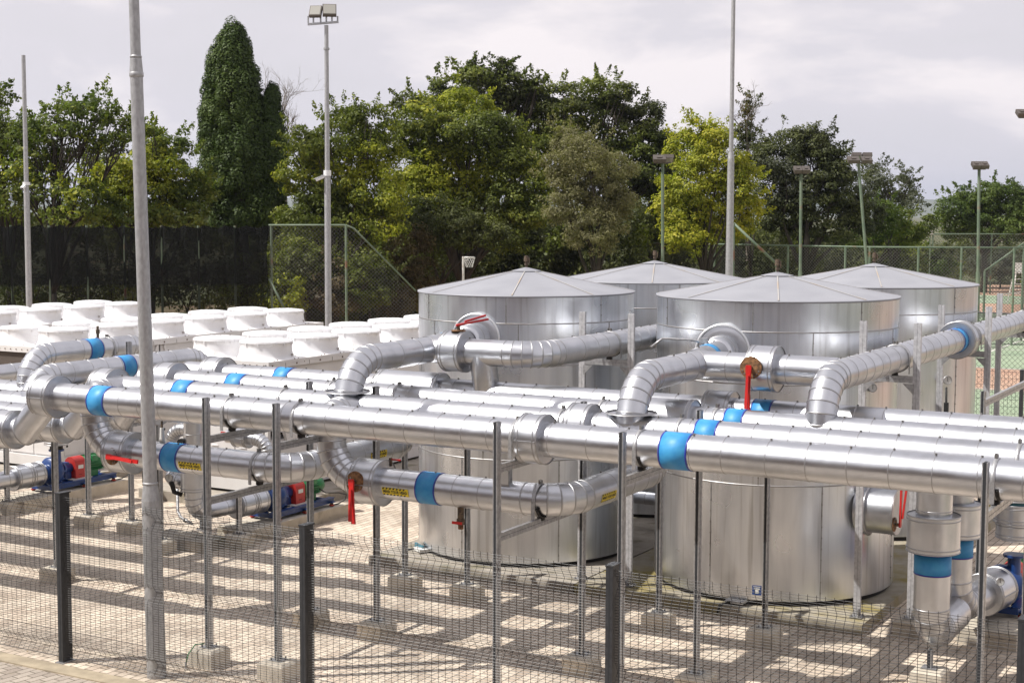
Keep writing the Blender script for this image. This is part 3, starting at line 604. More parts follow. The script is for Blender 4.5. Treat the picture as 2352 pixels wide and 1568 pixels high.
mb = MB(); c = Vector((-8.32, 13.5, LZ2-.165))-o; mb.cyl(c, c-Vector((0, 0, .13)), .035, 'brass_brown', 10); mb.cyl(c-Vector((0, 0, .13)), c-Vector((0, 0, .19)), .045, 'brass_brown', 10); mb.cyl(c-Vector((0, 0, .19)), c-Vector((0, 0, .24)), .03, 'rust', 8); dv = mb.build('drain_valve', t)
mb = MB(); mb.obox(c+Vector((-.01, -.06, -.165)), (.06, 0, 0), (0, .008, 0), (0, 0, .014), 'red_paint'); mb.build('valve_lever', dv)
mb = MB(); c = Vector((-9.30, 13.62, LZ2+.17))-o; mb.cyl(c, c+Vector((0, 0, .09)), .02, 'brass_brown', 8); av = mb.build('air_valve', t); mb = MB(); mb.obox(c+Vector((.06, 0, .075)), (.07, 0, 0), (0, .01, 0), (0, 0, .008), 'red_paint'); mb.build('valve_lever', av)
mb = MB(); mb.obox(Vector((-7.72, 13.42, LZ2+.22))-o, (.055, 0, 0), (0, .035, 0), (0, 0, .09), 'galv'); mb.obox(Vector((-7.72, 13.383, LZ2+.22))-o, (.045, 0, 0), (0, .002, 0), (0, 0, .07), 'label_white'); mb.build('junction_box', t)
# upper crossovers feeding the tanks
UZ, UY = 3.31, 15.75
def nozzle(p, q, r):
    p, q = Vector(p), Vector(q); d = (q-p).normalized()
    def f(mb):
        sweep(mb, [p, q], [0, 0], r, seed=3, pitch=.5); mb.lathe([(r, 0), (r+.035, .02), (r+.04, .05), (r+.04, .60)], q-d*.62, 'cladding', 36, d)
        mb.lathe([(r+.038, 0), (r+.046, .004), (r+.046, .012), (r+.038, .016)], q-d*.40, 'seam', 36, d)
        mb.lathe([(r+.04, 0), (.335, .0), (.34, .006), (.34, .02), (.335, .13)], q-d*.15, 'cladding', 56, d); mb.lathe([(.318, -.008), (.332, -.018), (.348, 0), (.338, .022)], q-d*.15, 'seam_pale', 56, d)
    return f
def ex_a(mb):
    nozzle((-10.2, UY, UZ), (-10.66, 17.78, 3.30), .165)(mb); sweep(mb, [Vector((-9.40, 15.87, 2.8)), Vector((-9.40, UY, UZ))], [0, 0], .165, seed=2)
    mb.lathe([(.165, 0), (.25, .0), (.26, .006), (.26, .014)], (-10.15, 14.0, 2.955), 'cladding', 40); mb.lathe([(.25, .008), (.26, .022), (.27, .008)], (-10.15, 14.0, 2.955), 'seam', 40)
t, o = pipe('upper crossover pipe rising before the left front tank, red lever on top', [(-10.15, 14.0, PZ), (-10.15, 14.0, UZ), (-10.15, UY, UZ), (-8.62, UY, UZ), (-8.62, 25.5, UZ)], [.46, 0, .43], .162,
            [((-9.90, UY, UZ), (-9.62, UY, UZ), .25)], [], 53, extra=ex_a)
mb = MB(); mb.lathe([(.165, 0), (.170, .002), (.170, .16), (.165, .162)], Vector((-10.36, UY+.68, 3.306))-o, 'blue_tape', 36, (-.22, .97, 0)); mb.build('blue_band', t)
lever(t, Vector((-9.73, UY-.02, UZ+.25))-o, (.55, .5, .13), (0, 0, 1), .38, .09)
def ex_b(mb):
    nozzle((-6.62, UY, UZ), (-7.02, 17.68, 3.30), .165)(mb)
    mb.lathe([(.165, 0), (.25, .0), (.26, .006), (.26, .014)], (-6.57, 14.0, 2.955), 'cladding', 40); mb.lathe([(.25, .008), (.26, .022), (.27, .008)], (-6.57, 14.0, 2.955), 'seam', 40)
t, o = pipe('upper crossover pipe before the nearest tank, red lever hanging from a rusty plate', [(-6.57, 14.0, PZ), (-6.57, 14.0, UZ), (-6.57, UY, UZ), (-4.95, UY, UZ)], [.46, 0], .162,
            [((-5.92, UY, UZ), (-5.62, UY, UZ), .25)], [], 54, extra=ex_b)
mb = MB(); mb.lathe([(.165, 0), (.170, .002), (.170, .18), (.165, .182)], Vector((-6.76, UY+.68, 3.306))-o, 'blue_tape', 36, (-.2, .98, 0)); mb.build('blue_band', t)
lever(t, Vector((-5.84, UY-.262, UZ+.03))-o, (0, 0, -1), (0, -1, .03), .47, .125)
mb = MB(); p = Vector((-6.85, UY+.85, 3.48))-o; mb.obox(p+Vector((0, 0, .03)), (.05, 0, 0), (0, .03, 0), (0, 0, .03), 'galv'); mb.tube([p, p+Vector((-.15, .0, .03)), p+Vector((-.45, -.2, .05)), p+Vector((-.55, -.3, -.05))], .014, 'galv', 8); mb.build('cable_conduit', t)
t, o = pipe('high pipe running away to the right edge between tall steel posts', [(-4.87, 14.95, PZ), (-4.87, 14.95, UZ), (-4.87, 29.5, UZ)], [.46], .162,
            [((-4.87, 20.68, UZ), (-4.87, 20.95, UZ), .25)], [((-4.87, 20.48, UZ), (-4.87, 20.69, UZ))], 55)
# left crossovers to the chillers
t, o = pipe('far left pipe with blue band, turning down beside the fan bank', [(-17.35, 15.87, 2.25), (-17.35, 15.87, 2.86), (-17.35, 18.35, 2.86), (-17.35, 18.35, 2.0), (-18.4, 18.35, 2.0)], [.40, .38, .2], .168, [], [((-17.35, 17.0, 2.86), (-17.35, 17.27, 2.86))], 56)
mb = MB(); c = Vector((-17.35, 17.30, 3.03))-o; mb.cyl(c, c+Vector((0, 0, .07)), .022, 'brass_brown', 8); mb.cyl(c+Vector((0, 0, .07)), c+Vector((0, 0, .13)), .032, 'brass_brown', 8); mb.cyl(c+Vector((0, 0, .13)), c+Vector((0, 0, .19)), .02, 'brass_brown', 8); mb.build('air_valve', t)
pipe('left pipe passing behind the tall pole with a blue band', [(-16.3, 14.95, 2.25), (-16.3, 14.95, 2.68), (-16.3, 18.6, 2.68), (-16.3, 18.6, 1.9), (-15.9, 19.6, 1.9)], [.42, .40, .3], .168, [], [((-16.3, 16.62, 2.68), (-16.3, 16.89, 2.68))], 57)
# risers at the right edge
def ex_v(mb):
    for c in ((0, 0),): pass
t, o = pipe('front vertical riser with blue band at the lower right', [(-3.92, 15.87, PZ-.1), (-3.92, 15.87, .56), (-3.92, 16.9, .56)], [.30], .188,
            [((-3.92, 15.87, 1.47), (-3.92, 15.87, 1.85), .275)], [((-3.92, 15.87, 1.22), (-3.92, 15.87, 1.455))], 58, gores=5)
t, o = pipe('second vertical riser, behind the front one, feeding the right pump', [(-3.95, 15.9, 2.5), (-3.95, 17.05, 2.5), (-3.95, 17.05, .56), (-3.78, 18.2, .56)], [.2, .34], .178,
            [((-3.95, 17.05, 1.41), (-3.95, 17.05, 1.78), .262), ((-3.83, 17.86, .56), (-3.76, 18.35, .56), .25)], [((-3.95, 17.05, 1.17), (-3.95, 17.05, 1.40))], 59, gores=5)
gauge(t, Vector((-3.60, 17.72, .78))-o, (.5, -.86, .1), .05)
t, o = pipe('short outlet riser with a teal joint at the right edge', [(-3.62, 15.9, 2.45), (-3.62, 18.6, 2.45), (-3.62, 18.6, 1.1)], [.25], .16,
            [((-3.62, 18.6, 1.33), (-3.62, 18.6, 1.55), .255), ((-3.62, 18.6, 1.60), (-3.62, 18.6, 1.85), .255), ((-3.62, 18.6, 1.14), (-3.62, 18.6, 1.33), .225)], [], 60)
mb = MB(); mb.lathe([(.235, 0), (.235, .06)], Vector((-3.62, 18.6, 1.545))-o, 'teal', 36); mb.build('joint_ring', t)

pipe('low connecting pipe between the two front tanks', [(-9.9, 21.1, .62), (-7.8, 21.1, .62)], [], .10, [], [], 91)
# ------------------------------------------------------------------ steel support frames, each on its concrete blocks
def post_mb(mb, x, y, z0, z1, w=.045, d=.086, wide=False):
    if wide:
        for s in (-1, 1): mb.box(x+s*.022-.0205, x+s*.022+.0205, y-w/2, y+w/2, z0, z1, 'galv_lit')
        mb.box(x-.002, x+.002, y-w/2+.002, y+w/2-.002, z0, z1-.002, 'slot'); mb.box(x-.012, x+.012, y-.012, y+.012, z1-.001, z1+.001, 'slot'); return
    # strut channel pair: slotted narrow faces to front and back
    for s in (-1, 1): mb.box(x-w/2, x+w/2, y+s*.022-.0205, y+s*.022+.0205, z0, z1, 'galv')
    mb.box(x-w*.5+.003, x+w*.5-.003, y-.002, y+.002, z0, z1-.003, 'slot')
    for s in (-1, 1): mb.box(x-.0135, x+.0135, y+s*(d/2-.001)-.0012, y+s*(d/2-.001)+.0012, z0, z1+.0005, 'slot')
    mb.box(x-.012, x+.012, y-d/2+.008, y+d/2-.008, z1-.001, z1+.0015, 'slot')
    for s in (1,): mb.box(x+s*(w/2), x+s*(w/2+.0012), y-.0015, y+.0015, z0, z1, 'slot')
def frame(label, X, posts, beams, clamps, group='steel frames under the pipe rack', gus=False):
    t = thing('pipe_support', label, 'steel frame', (X, posts[0][0], posts[0][1])); t['group'] = group; o = Vector((X, posts[0][0], posts[0][1]))
    def fin(mb, nm, par=t): mb.v = [tuple(Vector(v)-o) for v in mb.v]; return mb.build(nm, par)
    for y, z0, z1, *xx in posts:
        x = xx[0] if xx else X
        mb = MB(); post_mb(mb, x, y, z0+.01, z1, wide=gus); p = fin(mb, 'post')
        mb = MB(); mb.box(x-.075, x+.075, y-.075, y+.075, z0, z0+.01, 'galv')
        for a in (-1, 1):
            for b in (-1, 1): mb.cyl((x+a*.055, y+b*.055, z0+.008), (x+a*.055, y+b*.055, z0+.035), .010, 'steel_bolt', 6)
        mb.obox((x+.03, y-.05, z0+.06), (.006, 0, 0), (0, .022, 0), (0, 0, .05), 'galv'); fin(mb, 'base_plate', p)
    for b in beams:
        mb = MB()
        if b[0] == 'y':
            _, y0, y1, z, x = b; mb.box(x-.0205, x+.0205, y0, y1, z-.041, z-.001, 'galv'); mb.box(x-.0205, x+.0205, y0, y1, z+.001, z+.041, 'galv'); mb.box(x-.019, x+.019, y0+.001, y1-.001, z-.001, z+.001, 'slot')
            mb.box(x+.0205, x+.0217, y0, y1, z-.0015, z+.0015, 'slot')
        else:
            _, x0, x1, z, y = b; mb.box(x0, x1, y-.0205, y+.0205, z-.041, z-.001, 'galv'); mb.box(x0, x1, y-.0205, y+.0205, z+.001, z+.041, 'galv'); mb.box(x0+.001, x1-.001, y-.019, y+.019, z-.001, z+.001, 'slot')
            if gus:
                for xx, s in ((x0, 1), (x1, -1)):
                    v = [(xx, y-.024, z-.05), (xx+s*.14, y-.024, z-.05), (xx, y-.024, z-.19)]; v += [(a, y-.018, c) for a, _, c in v]; mb.add(v, [(0, 1, 2), (3, 5, 4), (0, 3, 4, 1), (1, 4, 5, 2), (2, 5, 3, 0)], 'galv')
        fin(mb, 'beam')
    for kind, x, y, z, r in clamps:
        mb = MB(); ax = (1, 0, 0) if kind == 'x' else (0, 1, 0); c = Vector((x, y, z)); A = Vector(ax)
        mb.lathe([(r+.002, -.020), (r+.008, -.018), (r+.008, .018), (r+.002, .020)], c, 'galv', 36, ax)
        s = Vector((0, 1, 0)) if kind == 'x' else Vector((1, 0, 0))
        for sg in (-1, 1): mb.obox(c+s*(sg*(r+.006))-Vector((0, 0, r*.55)), s*.003, A*.02, (0, 0, r*.55), 'galv')
        mb.obox(c-Vector((0, 0, r+.012)), s*.03, A*.03, (0, 0, .03), 'rubber')
        # rubber saddle strip under the pipe
        mb.lathe([(r+.002, .022), (r+.012, .024), (r+.012, .050), (r+.002, .052)], c, 'rubber', 24, ax, a0=math.pi*.62, a1=math.pi*1.38)
        for k in (-1, 1): mb.cyl(c+Vector((0, 0, r+.006))+s*(k*.018)-A*.012, c+Vector((0, 0, r+.045))+s*(k*.018)-A*.012, .009, 'steel_bolt', 6)
        mb.obox(c+Vector((0, 0, r+.025)), s*.03, A*.006, (0, 0, .016), 'steel_bolt')
        fin(mb, 'clamp')
    return t
BZ = .20
def rack_clamps(x, idx, dx=.0): return [('x', x+dx, PY[i], PZ, PR) for i in idx]
ZB = PZ-PR-.045-.041
fr = [(-11.04, 'front rack frame standing just right of the tall grey pole'), (-10.07, 'front rack frame reaching the crossover elbow, second right of the tall pole'),
      (-7.35, 'rack frame in front of the left tank, right of the drain valve'), (-6.0, 'rack frame in front of the nearest tank, behind the fence post')]
for k, (x, lb) in enumerate(fr):
    cl = rack_clamps(x, (0, 1, 2, 3)); b = [('y', 12.64, 16.46, ZB, x)]
    if k in (0, 2): b.append(('y', 12.64, 14.41, LZ-.168-.086, x))
    if k == 2: cl.append(('x', x, 13.5, LZ2, .168))
    if k == 0: cl.append(('x', x, 13.5, LZ, .168))
    frame(lb, x, [(12.6, BZ, 2.98), (14.45, BZ, 2.98), (16.5, BZ, ZB+.05)], b, cl)
frame('rack frame at the right edge, its front post before the vertical risers', -2.70, [(12.6, BZ, 2.98), (14.45, BZ, 2.98), (16.5, BZ, 2.98)], [('y', 12.64, 16.46, ZB, -2.70)], rack_clamps(-2.7, (0, 1, 2, 3)))
frame('rack frame under the long pipes left of the tall pole', -15.36, [(14.48, BZ, 2.03), (16.5, BZ, 2.03)], [('y', 13.0, 16.46, 1.98, -15.36)], [])
G2 = 'tall posts carrying the high pipes'
frame('pair of tall posts carrying the high pipe between the two front tanks', -9.05, [(17.75, .13, 3.71), (17.75, .13, 3.71, -8.34)], [('x', -9.03, -8.36, UZ-.162-.086, 17.75)], [('y', -8.62, 17.68, UZ, .162)], G2, True)
frame('nearest pair of tall posts right of the front tank', -5.28, [(17.75, .13, 3.73), (17.75, BZ, 3.73, -4.63)], [('x', -5.26, -4.65, UZ-.162-.086, 17.75)], [('y', -4.87, 17.68, UZ, .162)], G2, True)
frame('second pair of tall posts, beside the collar with the blue band', -5.28, [(21.5, 0, 3.73), (21.5, 0, 3.73, -4.63)], [('x', -5.26, -4.65, UZ-.162-.086, 21.5)], [('y', -4.87, 21.42, UZ, .162)], G2, True)
frame('farthest pair of tall posts on the right, against the tennis court', -5.28, [(25.3, 0, 3.73), (25.3, 0, 3.73, -4.63)], [('x', -5.26, -4.65, UZ-.162-.086, 25.3)], [('y', -4.87, 25.22, UZ, .162)], G2, True)
frame('pair of posts carrying the far left blue banded pipe', -17.62, [(17.3, BZ, 3.0), (17.3, BZ, 3.0, -16.70)], [('x', -17.6, -16.72, 2.86-.168-.086, 17.3)], [('y', -17.35, 17.5, 2.86, .168)])
frame('short post pair beside the vertical strainer', -15.3, [(17.35, BZ, 1.9), (17.39, BZ, .78, -14.62)], [], [])
frame('lone short post at the far left edge behind the fence', -19.61, [(17.43, BZ, 2.2)], [], [])
frame('slanted steel bracket beam by the right tank', -4.0, [(18.4, 0, 2.9), (21.5, 0, 3.0)], [('y', 18.45, 21.4, 2.75, -4.0)], [])

# blocks
BLK = MB()
def blkmesh():
    mb = MB(); s, b, h = .165, .028, .2; z0 = -.03
    vs = [(-s, -s, z0), (s, -s, z0), (s, s, z0), (-s, s, z0), (-s, -s, h-b), (s, -s, h-b), (s, s, h-b), (-s, s, h-b), (-s+b, -s+b, h), (s-b, -s+b, h), (s-b, s-b, h), (-s+b, s-b, h)]
    fs = [(0, 1, 5, 4), (1, 2, 6, 5), (2, 3, 7, 6), (3, 0, 4, 7), (4, 5, 9, 8), (5, 6, 10, 9), (6, 7, 11, 10), (7, 4, 8, 11), (8, 9, 10, 11)]; mb.add(vs, fs, 'concrete_new'); return mb
blocks = [(-11.04, 12.6, 'concrete block with a green earth wire, nearest the tall pole'), (-10.07, 12.6, 'foreground concrete block just left of the second fence post'),
 (-7.35, 12.6, 'concrete block at the bottom centre, under the post before the left tank'), (-6.0, 12.6, 'concrete block at the bottom edge just right of the third fence post'),
 (-2.70, 12.6, 'concrete block at the bottom right corner under the rack post'),
 (-11.04, 14.45, 'concrete block behind the second fence post'), (-10.07, 14.45, 'concrete block under the post left of the hanging red lever'),
 (-7.35, 14.45, 'concrete block left of the third fence post, before the left tank'), (-6.0, 14.45, 'concrete block at the bottom, before the nearest tank'), (-2.70, 14.45, 'concrete block at the right edge below the risers'),
 (-11.04, 16.5, 'concrete block nearest the plinth corner of the left tank'), (-10.07, 16.5, 'concrete block under the post in front of the left tank base'),
 (-7.35, 16.5, 'concrete block between the tanks, close to the mossy plinth'), (-6.0, 16.5, 'concrete block against the yellow mossy plinth of the nearest tank'), (-2.70, 16.5, 'concrete block behind the risers at the right edge'),
 (-15.36, 14.48, 'lone concrete block behind the left fence post'), (-15.36, 16.5, 'concrete block half hidden by the tall pole'), (-15.3, 17.05, 'concrete block under the vertical strainer'),
 (-14.62, 17.39, 'concrete block beside the strainer, in front of the right pump'), (-16.70, 17.3, 'concrete block just left of the tall pole'), (-17.62, 17.3, 'concrete block under the post in front of the left pump motor'),
 (-19.61, 17.43, 'concrete block at the far left edge of the picture'), (-4.63, 17.75, 'concrete block right of the mossy plinth corner'), (-3.92, 15.87, 'concrete block under the foot of the front riser')]
blk0 = None
for x, y, lb in blocks:
    if blk0 is None: o = blkmesh().build('concrete_block'); blk0 = o
    else: o = blk0.copy(); SC.collection.objects.link(o)
    o.location = (x, y, 0); s = rnd.uniform(.96, 1.06); o.scale = (s, rnd.uniform(.96, 1.08), 1); tag(o, lb, 'concrete block', 'concrete blocks under the steel posts')
blk0.location = (-11.04, 12.6, 0)
mb = MB(); mb.tube([(-11.06, 12.54, .25), (-11.10, 12.44, .26), (-11.13, 12.36, .17), (-11.15, 12.34, .06)], .008, 'cable_green', 6); mb.cyl((-11.15, 12.34, .08), (-11.15, 12.34, 0), .014, 'galv', 6)
tag(mb.build('earth_wire'), 'thin green earth wire clipped to the block by the tall pole', 'wire')
# foot stand of the riser
mb = MB(); post_mb(mb, -3.92, 15.87, .21, .40); mb.box(-4.0, -3.84, 15.79, 15.95, .2, .212, 'galv'); tag(mb.build('riser_stand'), 'short steel stand under the bend of the front riser', 'stand')

# ------------------------------------------------------------------ chillers with their fans
def shroud():
    t = MB(); prof = [(.53, 0), (.50, .02), (.475, .06), (.46, .12), (.452, .20), (.45, .27), (.462, .275), (.462, .295), (.44, .30), (.425, .295), (.425, .06)]
    t.lathe(prof, (0, 0, 0), 'white_fan', 36)
    t.lathe([(.425, .06), (.14, .05), (.14, .17), (.001, .19)], (0, 0, 0), 'dark', 24)
    for k in range(5):
        a = 2*math.pi*k/5; e = Vector((math.cos(a), math.sin(a), 0)); w = Vector((-e.y, e.x, .35)).normalized(); t.obox(e*.27+Vector((0, 0, .11)), e*.14, w*.07, w.cross(e)*.006, 'grille')
    for k in range(12):
        a = 2*math.pi*k/12+.1; e = Vector((math.cos(a), math.sin(a), 0)); w = Vector((-e.y, e.x, 0)); t.obox(e*.466+Vector((0, 0, .262)), e*.006, w*.011, (0, 0, .03), 'white_fan')
    for k in range(8):
        a = 2*math.pi*k/8; e = Vector((math.cos(a), math.sin(a), 0)); t.cyl(e*.535+Vector((0, 0, 0)), e*.535+Vector((0, 0, .012)), .012, 'screw_rust', 6)
    t.obox((.47, 0, .06), (.03, 0, 0), (0, .012, 0), (.02, 0, .03), 'grille')
    g = MB()
    for r in [.06+.0245*k for k in range(17)]:
        pts = [(r*math.cos(2*math.pi*k/28), r*math.sin(2*math.pi*k/28), .31+.03*(1-(r/.44)**2)) for k in range(29)]; g.tube(pts, .0050, 'white_fan', 4, False)
    for k in range(16):
        a = 2*math.pi*k/16; e = Vector((math.cos(a), math.sin(a), 0)); g.tube([e*.03+Vector((0, 0, .342)), e*.25+Vector((0, 0, .334)), e*.45+Vector((0, 0, .31)), e*.468+Vector((0, 0, .25))], .006, 'white_fan', 4)
    g.lathe([(.075, .345), (.001, .35)], (0, 0, 0), 'white_fan', 16)
    return t, g
def chiller(label, xe, y0=20.08, n=6):
    """xe: the +X edge of the deck"""
    t = thing('chiller', label, 'chiller', (xe, y0, 0), 'white air-cooled chillers'); W = 2.15; Lh = n*1.34+.05; z1 = 2.47
    def b(mb, nm, par=None): return mb.build(nm, par or t)
    mb = MB(); mb.box(-W, 0, 0, Lh, z1-.025, z1, 'white_cab')
    mb.box(-.012, 0, 0, Lh, z1-.115, z1-.025, 'white_cab'); mb.box(-W, -W+.012, 0, Lh, z1-.115, z1-.025, 'white_cab'); mb.box(-W+.012, -.012, 0, .012, z1-.115, z1-.025, 'white_cab'); mb.box(-W+.012, -.012, Lh-.012, Lh, z1-.115, z1-.025, 'white_cab')
    mb.box(0, .004, 0, Lh, z1-.04, z1-.028, 'white_cab')
    y = .1
    while y < Lh:
        mb.cyl((0, y, z1-.07), (.012, y, z1-.07), .014, 'screw_rust', 8)
        if rnd.random() < .5: mb.cyl((0, y+.22, z1-.06), (.008, y+.22, z1-.06), .008, 'screw_rust', 6)
        mb.cyl((-.04, y+.1, z1), (-.04, y+.1, z1+.010), .009, 'screw_rust', 6)
        mb.box(-.002, .003, y+.36, y+.366, z1-.11, z1-.03, 'slot'); y += .67
    for k in range(14): mb.cyl((-.1-k*.15, 0, z1-.06), (-.1-k*.15, -.012, z1-.06), .010, 'screw_rust', 6)
    b(mb, 'deck')
    mb = MB(); cx = -.16
    mb.box(-W+.45, -.45, .10, Lh-.1, .42, z1-.115, 'coil')
    # sloping coil faces between white end plates
    for s, xa, xb in ((1, -.10, -.55), (-1, -W+.10, -W+.55)):
        v = [(xa, .03, z1-.12), (xa, Lh-.03, z1-.12), (xb, Lh-.03, 1.05), (xb, .03, 1.05)]; mb.add(v, [(0, 1, 2, 3)], 'coil')
    mb.add([(-.10, .05, z1-.12), (-W+.10, .05, z1-.12), (-W+.5, .05, 1.05), (-.5, .05, 1.05)], [(0, 1, 2, 3)], 'coil')
    b(mb, 'coil')
    mb = MB(); m = n//2
    for k in range(m):
        ya = .04+k*(Lh-.08)/m; yb = ya+(Lh-.08)/m; g = .30
        # tapering side plate, narrow at the bottom: leaves a dark triangle at each module joint
        v = [(-.06, ya+.02+.0, z1-.115), (-.06, yb-.02, z1-.115), (-.06, yb-.02, z1-.30), (-.06, yb-g-.2, 1.0), (-.06, ya+g+.2, 1.0), (-.06, ya+.02, z1-.30)]
        v += [(x-.02, y, z) for x, y, z in v]
        mb.add(v, [tuple(range(6)), tuple(range(11, 5, -1))]+[(i, 6+i, 6+(i+1) % 6, (i+1) % 6) for i in range(6)], 'white_cab')
        mb.bar((-.045, ya+.10, z1-.13), (-.045, ya+g+.22, 1.0), .05, .05, 'white_cab', (1, 0, 0)); mb.bar((-.045, yb-.10, z1-.13), (-.045, yb-g-.22, 1.0), .05, .05, 'white_cab', (1, 0, 0))
        mb.box(-.058, -.054, (ya+yb)/2-.28, (ya+yb)/2-.12, 1.72, 1.74, 'white_fan')
    mb.box(-.10, -.03, 0, .07, .42, z1-.115, 'white_cab')
    b(mb, 'side_panel')
    mb = MB(); mb.box(-W+.08, -.08, .06, Lh-.06, .42, 1.10, 'white_cab')
    for k in range(2*m):
        ya = .10+k*(Lh-.2)/(2*m); mb.box(-.08, -.062, ya+.01, ya+(Lh-.2)/(2*m)-.01, .45, 1.07, 'white_cab'); mb.box(-.062, -.050, ya+.12, ya+.30, .78, .80, 'white_fan'); mb.cyl((-.062, ya+.08, .62), (-.058, ya+.08, .62), .025, 'dark', 10)
    for k in range(3):
        xa = -W+.12+k*.63; mb.box(xa, xa+.60, .035, .06, .45, 1.5, 'white_cab'); mb.box(xa+.1, xa+.24, .022, .035, .95, .97, 'white_fan'); mb.cyl((xa+.5, .035, .8), (xa+.5, .03, .8), .022, 'dark', 10)
    b(mb, 'cabinet')
    mb = MB(); mb.box(-.14, -.04, -.02, Lh+.02, .22, .42, 'white_cab'); mb.box(-W+.04, -W+.14, -.02, Lh+.02, .22, .42, 'white_cab'); mb.box(-W+.14, -.14, -.02, .06, .22, .42, 'white_cab'); mb.box(-W+.2, -.2, .1, Lh, .18, .25, 'dark'); b(mb, 'base_frame')
    return t
FM, GM = shroud()
f0 = g0 = None
for nm, xe in (('nearest white chiller, right of the tall pole', -16.2), ('middle white chiller, its fans behind the left pipes', -21.1), ('farthest white chiller along the dark net fence', -26.02)):
    t = chiller(nm, xe)
    for i in range(2):
        for k in range(6):
            if f0 is None: f = f0 = FM.build('fan', t); g = g0 = GM.build('grille', f)
            else:
                f = f0.copy(); SC.collection.objects.link(f); f.parent = t; g = g0.copy(); SC.collection.objects.link(g); g.parent = f
            f.location = (-.55-1.05*i, .62+1.34*k, 2.47); f.rotation_euler = (0, 0, rnd.choice((0, .26, .52)))
    mb = MB(); mb.box(xe-2.5, xe+.68, 19.55, 28.8, -.1, .17, 'concrete'); tag(mb.build('chiller_plinth'), 'concrete plinth under the ' + nm.split(',')[0], 'plinth')

# ------------------------------------------------------------------ pumps
def pump(label, x, y0, side=1, suction=.75):
    t = thing('pump', label, 'pump', (x, y0, .2), 'blue, red and green circulation pumps'); ZC = .34
    def b(mb, nm, par=None): return mb.build(nm, par or t)
    mb = MB(); 
    for s in (-1, 1): mb.box(s*.20-.03, s*.20+.03, -.25, 1.30, .05, .13, 'pump_blue'); mb.box(s*.20-.055, s*.20+.055, -.25, 1.30, .13, .14, 'pump_blue')
    for y in (-.22, .25, .75, 1.22): mb.box(-.17, .17, y-.03, y+.03, .05, .12, 'pump_blue')
    for y in (-.18, .5, 1.2):
        for s in (-1, 1): mb.cyl((s*.26, y, 0), (s*.26, y, .06), .028, 'rust', 10); mb.cyl((s*.26, y, .02), (s*.26, y, .035), .045, 'pump_red', 10); mb.box(s*.26-.045, s*.26+.045, y-.04, y+.04, .07, .085, 'pump_blue')
    mb.box(-.2, .2, .30, .75, .14, .155, 'white_paint'); b(mb, 'base_frame')
    mb = MB(); mb.lathe([(.09, -.17), (.13, -.165), (.13, -.14), (.09, -.13), (.14, -.10), (.215, -.085), (.245, -.04), (.245, .04), (.215, .085), (.15, .11), (.12, .20), (.001, .20)], (0, 0, ZC), 'pump_blue', 32, (0, 1, 0))
    mb.cyl((.12, 0, ZC), (.12, 0, ZC+.38), .085, 'pump_blue', 20, True, .075); mb.cyl((.12, 0, ZC+.36), (.12, 0, ZC+.39), .13, 'pump_blue', 24); mb.box(-.12, .12, -.08, .08, .13, ZC-.15, 'pump_blue')
    for k in range(10): a = 2*math.pi*k/10; mb.cyl((.225*math.cos(a), .05, ZC+.225*math.sin(a)), (.225*math.cos(a), .11, ZC+.225*math.sin(a)), .012, 'pump_blue', 6)
    b(mb, 'volute')
    mb = MB(); mb.lathe([(.14, .18), (.13, .24), (.085, .28), (.08, .42), (.001, .42)], (0, 0, ZC), 'pump_blue', 24, (0, 1, 0)); mb.box(-.05, .05, .26, .40, .13, ZC-.05, 'pump_blue'); mb.obox((0, .3, ZC+.07), (.05, 0, 0), (0, .05, 0), (0, 0, .04), 'pump_blue'); b(mb, 'bearing_housing')
    mb = MB(); vs = []; w = .135
    prof = [(-w, -.20)]+[(-w*math.cos(a), .05+w*math.sin(a)) for a in [math.pi*k/12 for k in range(13)]]+[(w, -.20)]
    for y in (.42, .66): vs += [(px, y, ZC+pz) for px, pz in prof]
    n = len(prof); mb.add(vs, [(i, i+1, n+i+1, n+i) for i in range(n-1)], 'pump_red'); mb.add(vs[:n], [tuple(range(n-1, -1, -1))], 'pump_red'); mb.add(vs[n:], [tuple(range(n))], 'pump_red')
    for k in range(3): mb.box(w, w+.002, .50+k*.022, .515+k*.022, ZC-.13, ZC-.12, 'dark')
    gd = b(mb, 'coupling_guard'); mb = MB(); mb.obox((w+.003, .54, ZC+.01), (.002, 0, 0), (0, .06, 0), (0, 0, .032), 'label_white'); b(mb, 'label_plate', gd)
    mb = MB(); mb.lathe([(.001, .68), (.10, .68), (.145, .70), (.145, 1.02), (.15, 1.03), (.152, 1.14), (.13, 1.19), (.001, 1.20)], (0, 0, ZC+.02), 'pump_green', 32, (0, 1, 0))
    for k in range(26):
        a = 2*math.pi*k/26; e = Vector((math.cos(a), 0, math.sin(a))); mb.obox(Vector((0, .86, ZC+.02))+e*.155, e*.012, (0, .14, 0), e.cross(Vector((0, 1, 0)))*.003, 'pump_green')
    mb.box(-.11, -.06, .76, .98, .14, ZC-.08, 'pump_green'); mb.box(.06, .11, .76, .98, .14, ZC-.08, 'pump_green'); mb.obox((.12, .86, ZC+.12), (.05, 0, 0), (0, .07, 0), (0, 0, .05), 'pump_green')
    mb.tube([(0, .8, ZC+.17), (0, .8, ZC+.2), (0, .83, ZC+.215), (0, .86, ZC+.2), (0, .86, ZC+.17)], .007, 'steel_bolt', 6); b(mb, 'motor')
    mb = MB(); mb.tube([(.16, 1.0, ZC-.02), (.22, 1.1, ZC-.10), (.30, 1.35, ZC-.13), (.34, 1.5, ZC-.18), (.30, 1.52, ZC-.27), (.26, 1.4, .02), (.24, 1.25, .015)], .010, 'cable_black', 6); b(mb, 'cable')
    return t
pumps = [('left pump with red guard and green motor beneath the left pipes', -19.7, 18.5), ('right pump of the left pair, beside the vertical strainer', -14.95, 18.6), ('partly hidden blue pump at the right edge', -3.74, 18.6)]
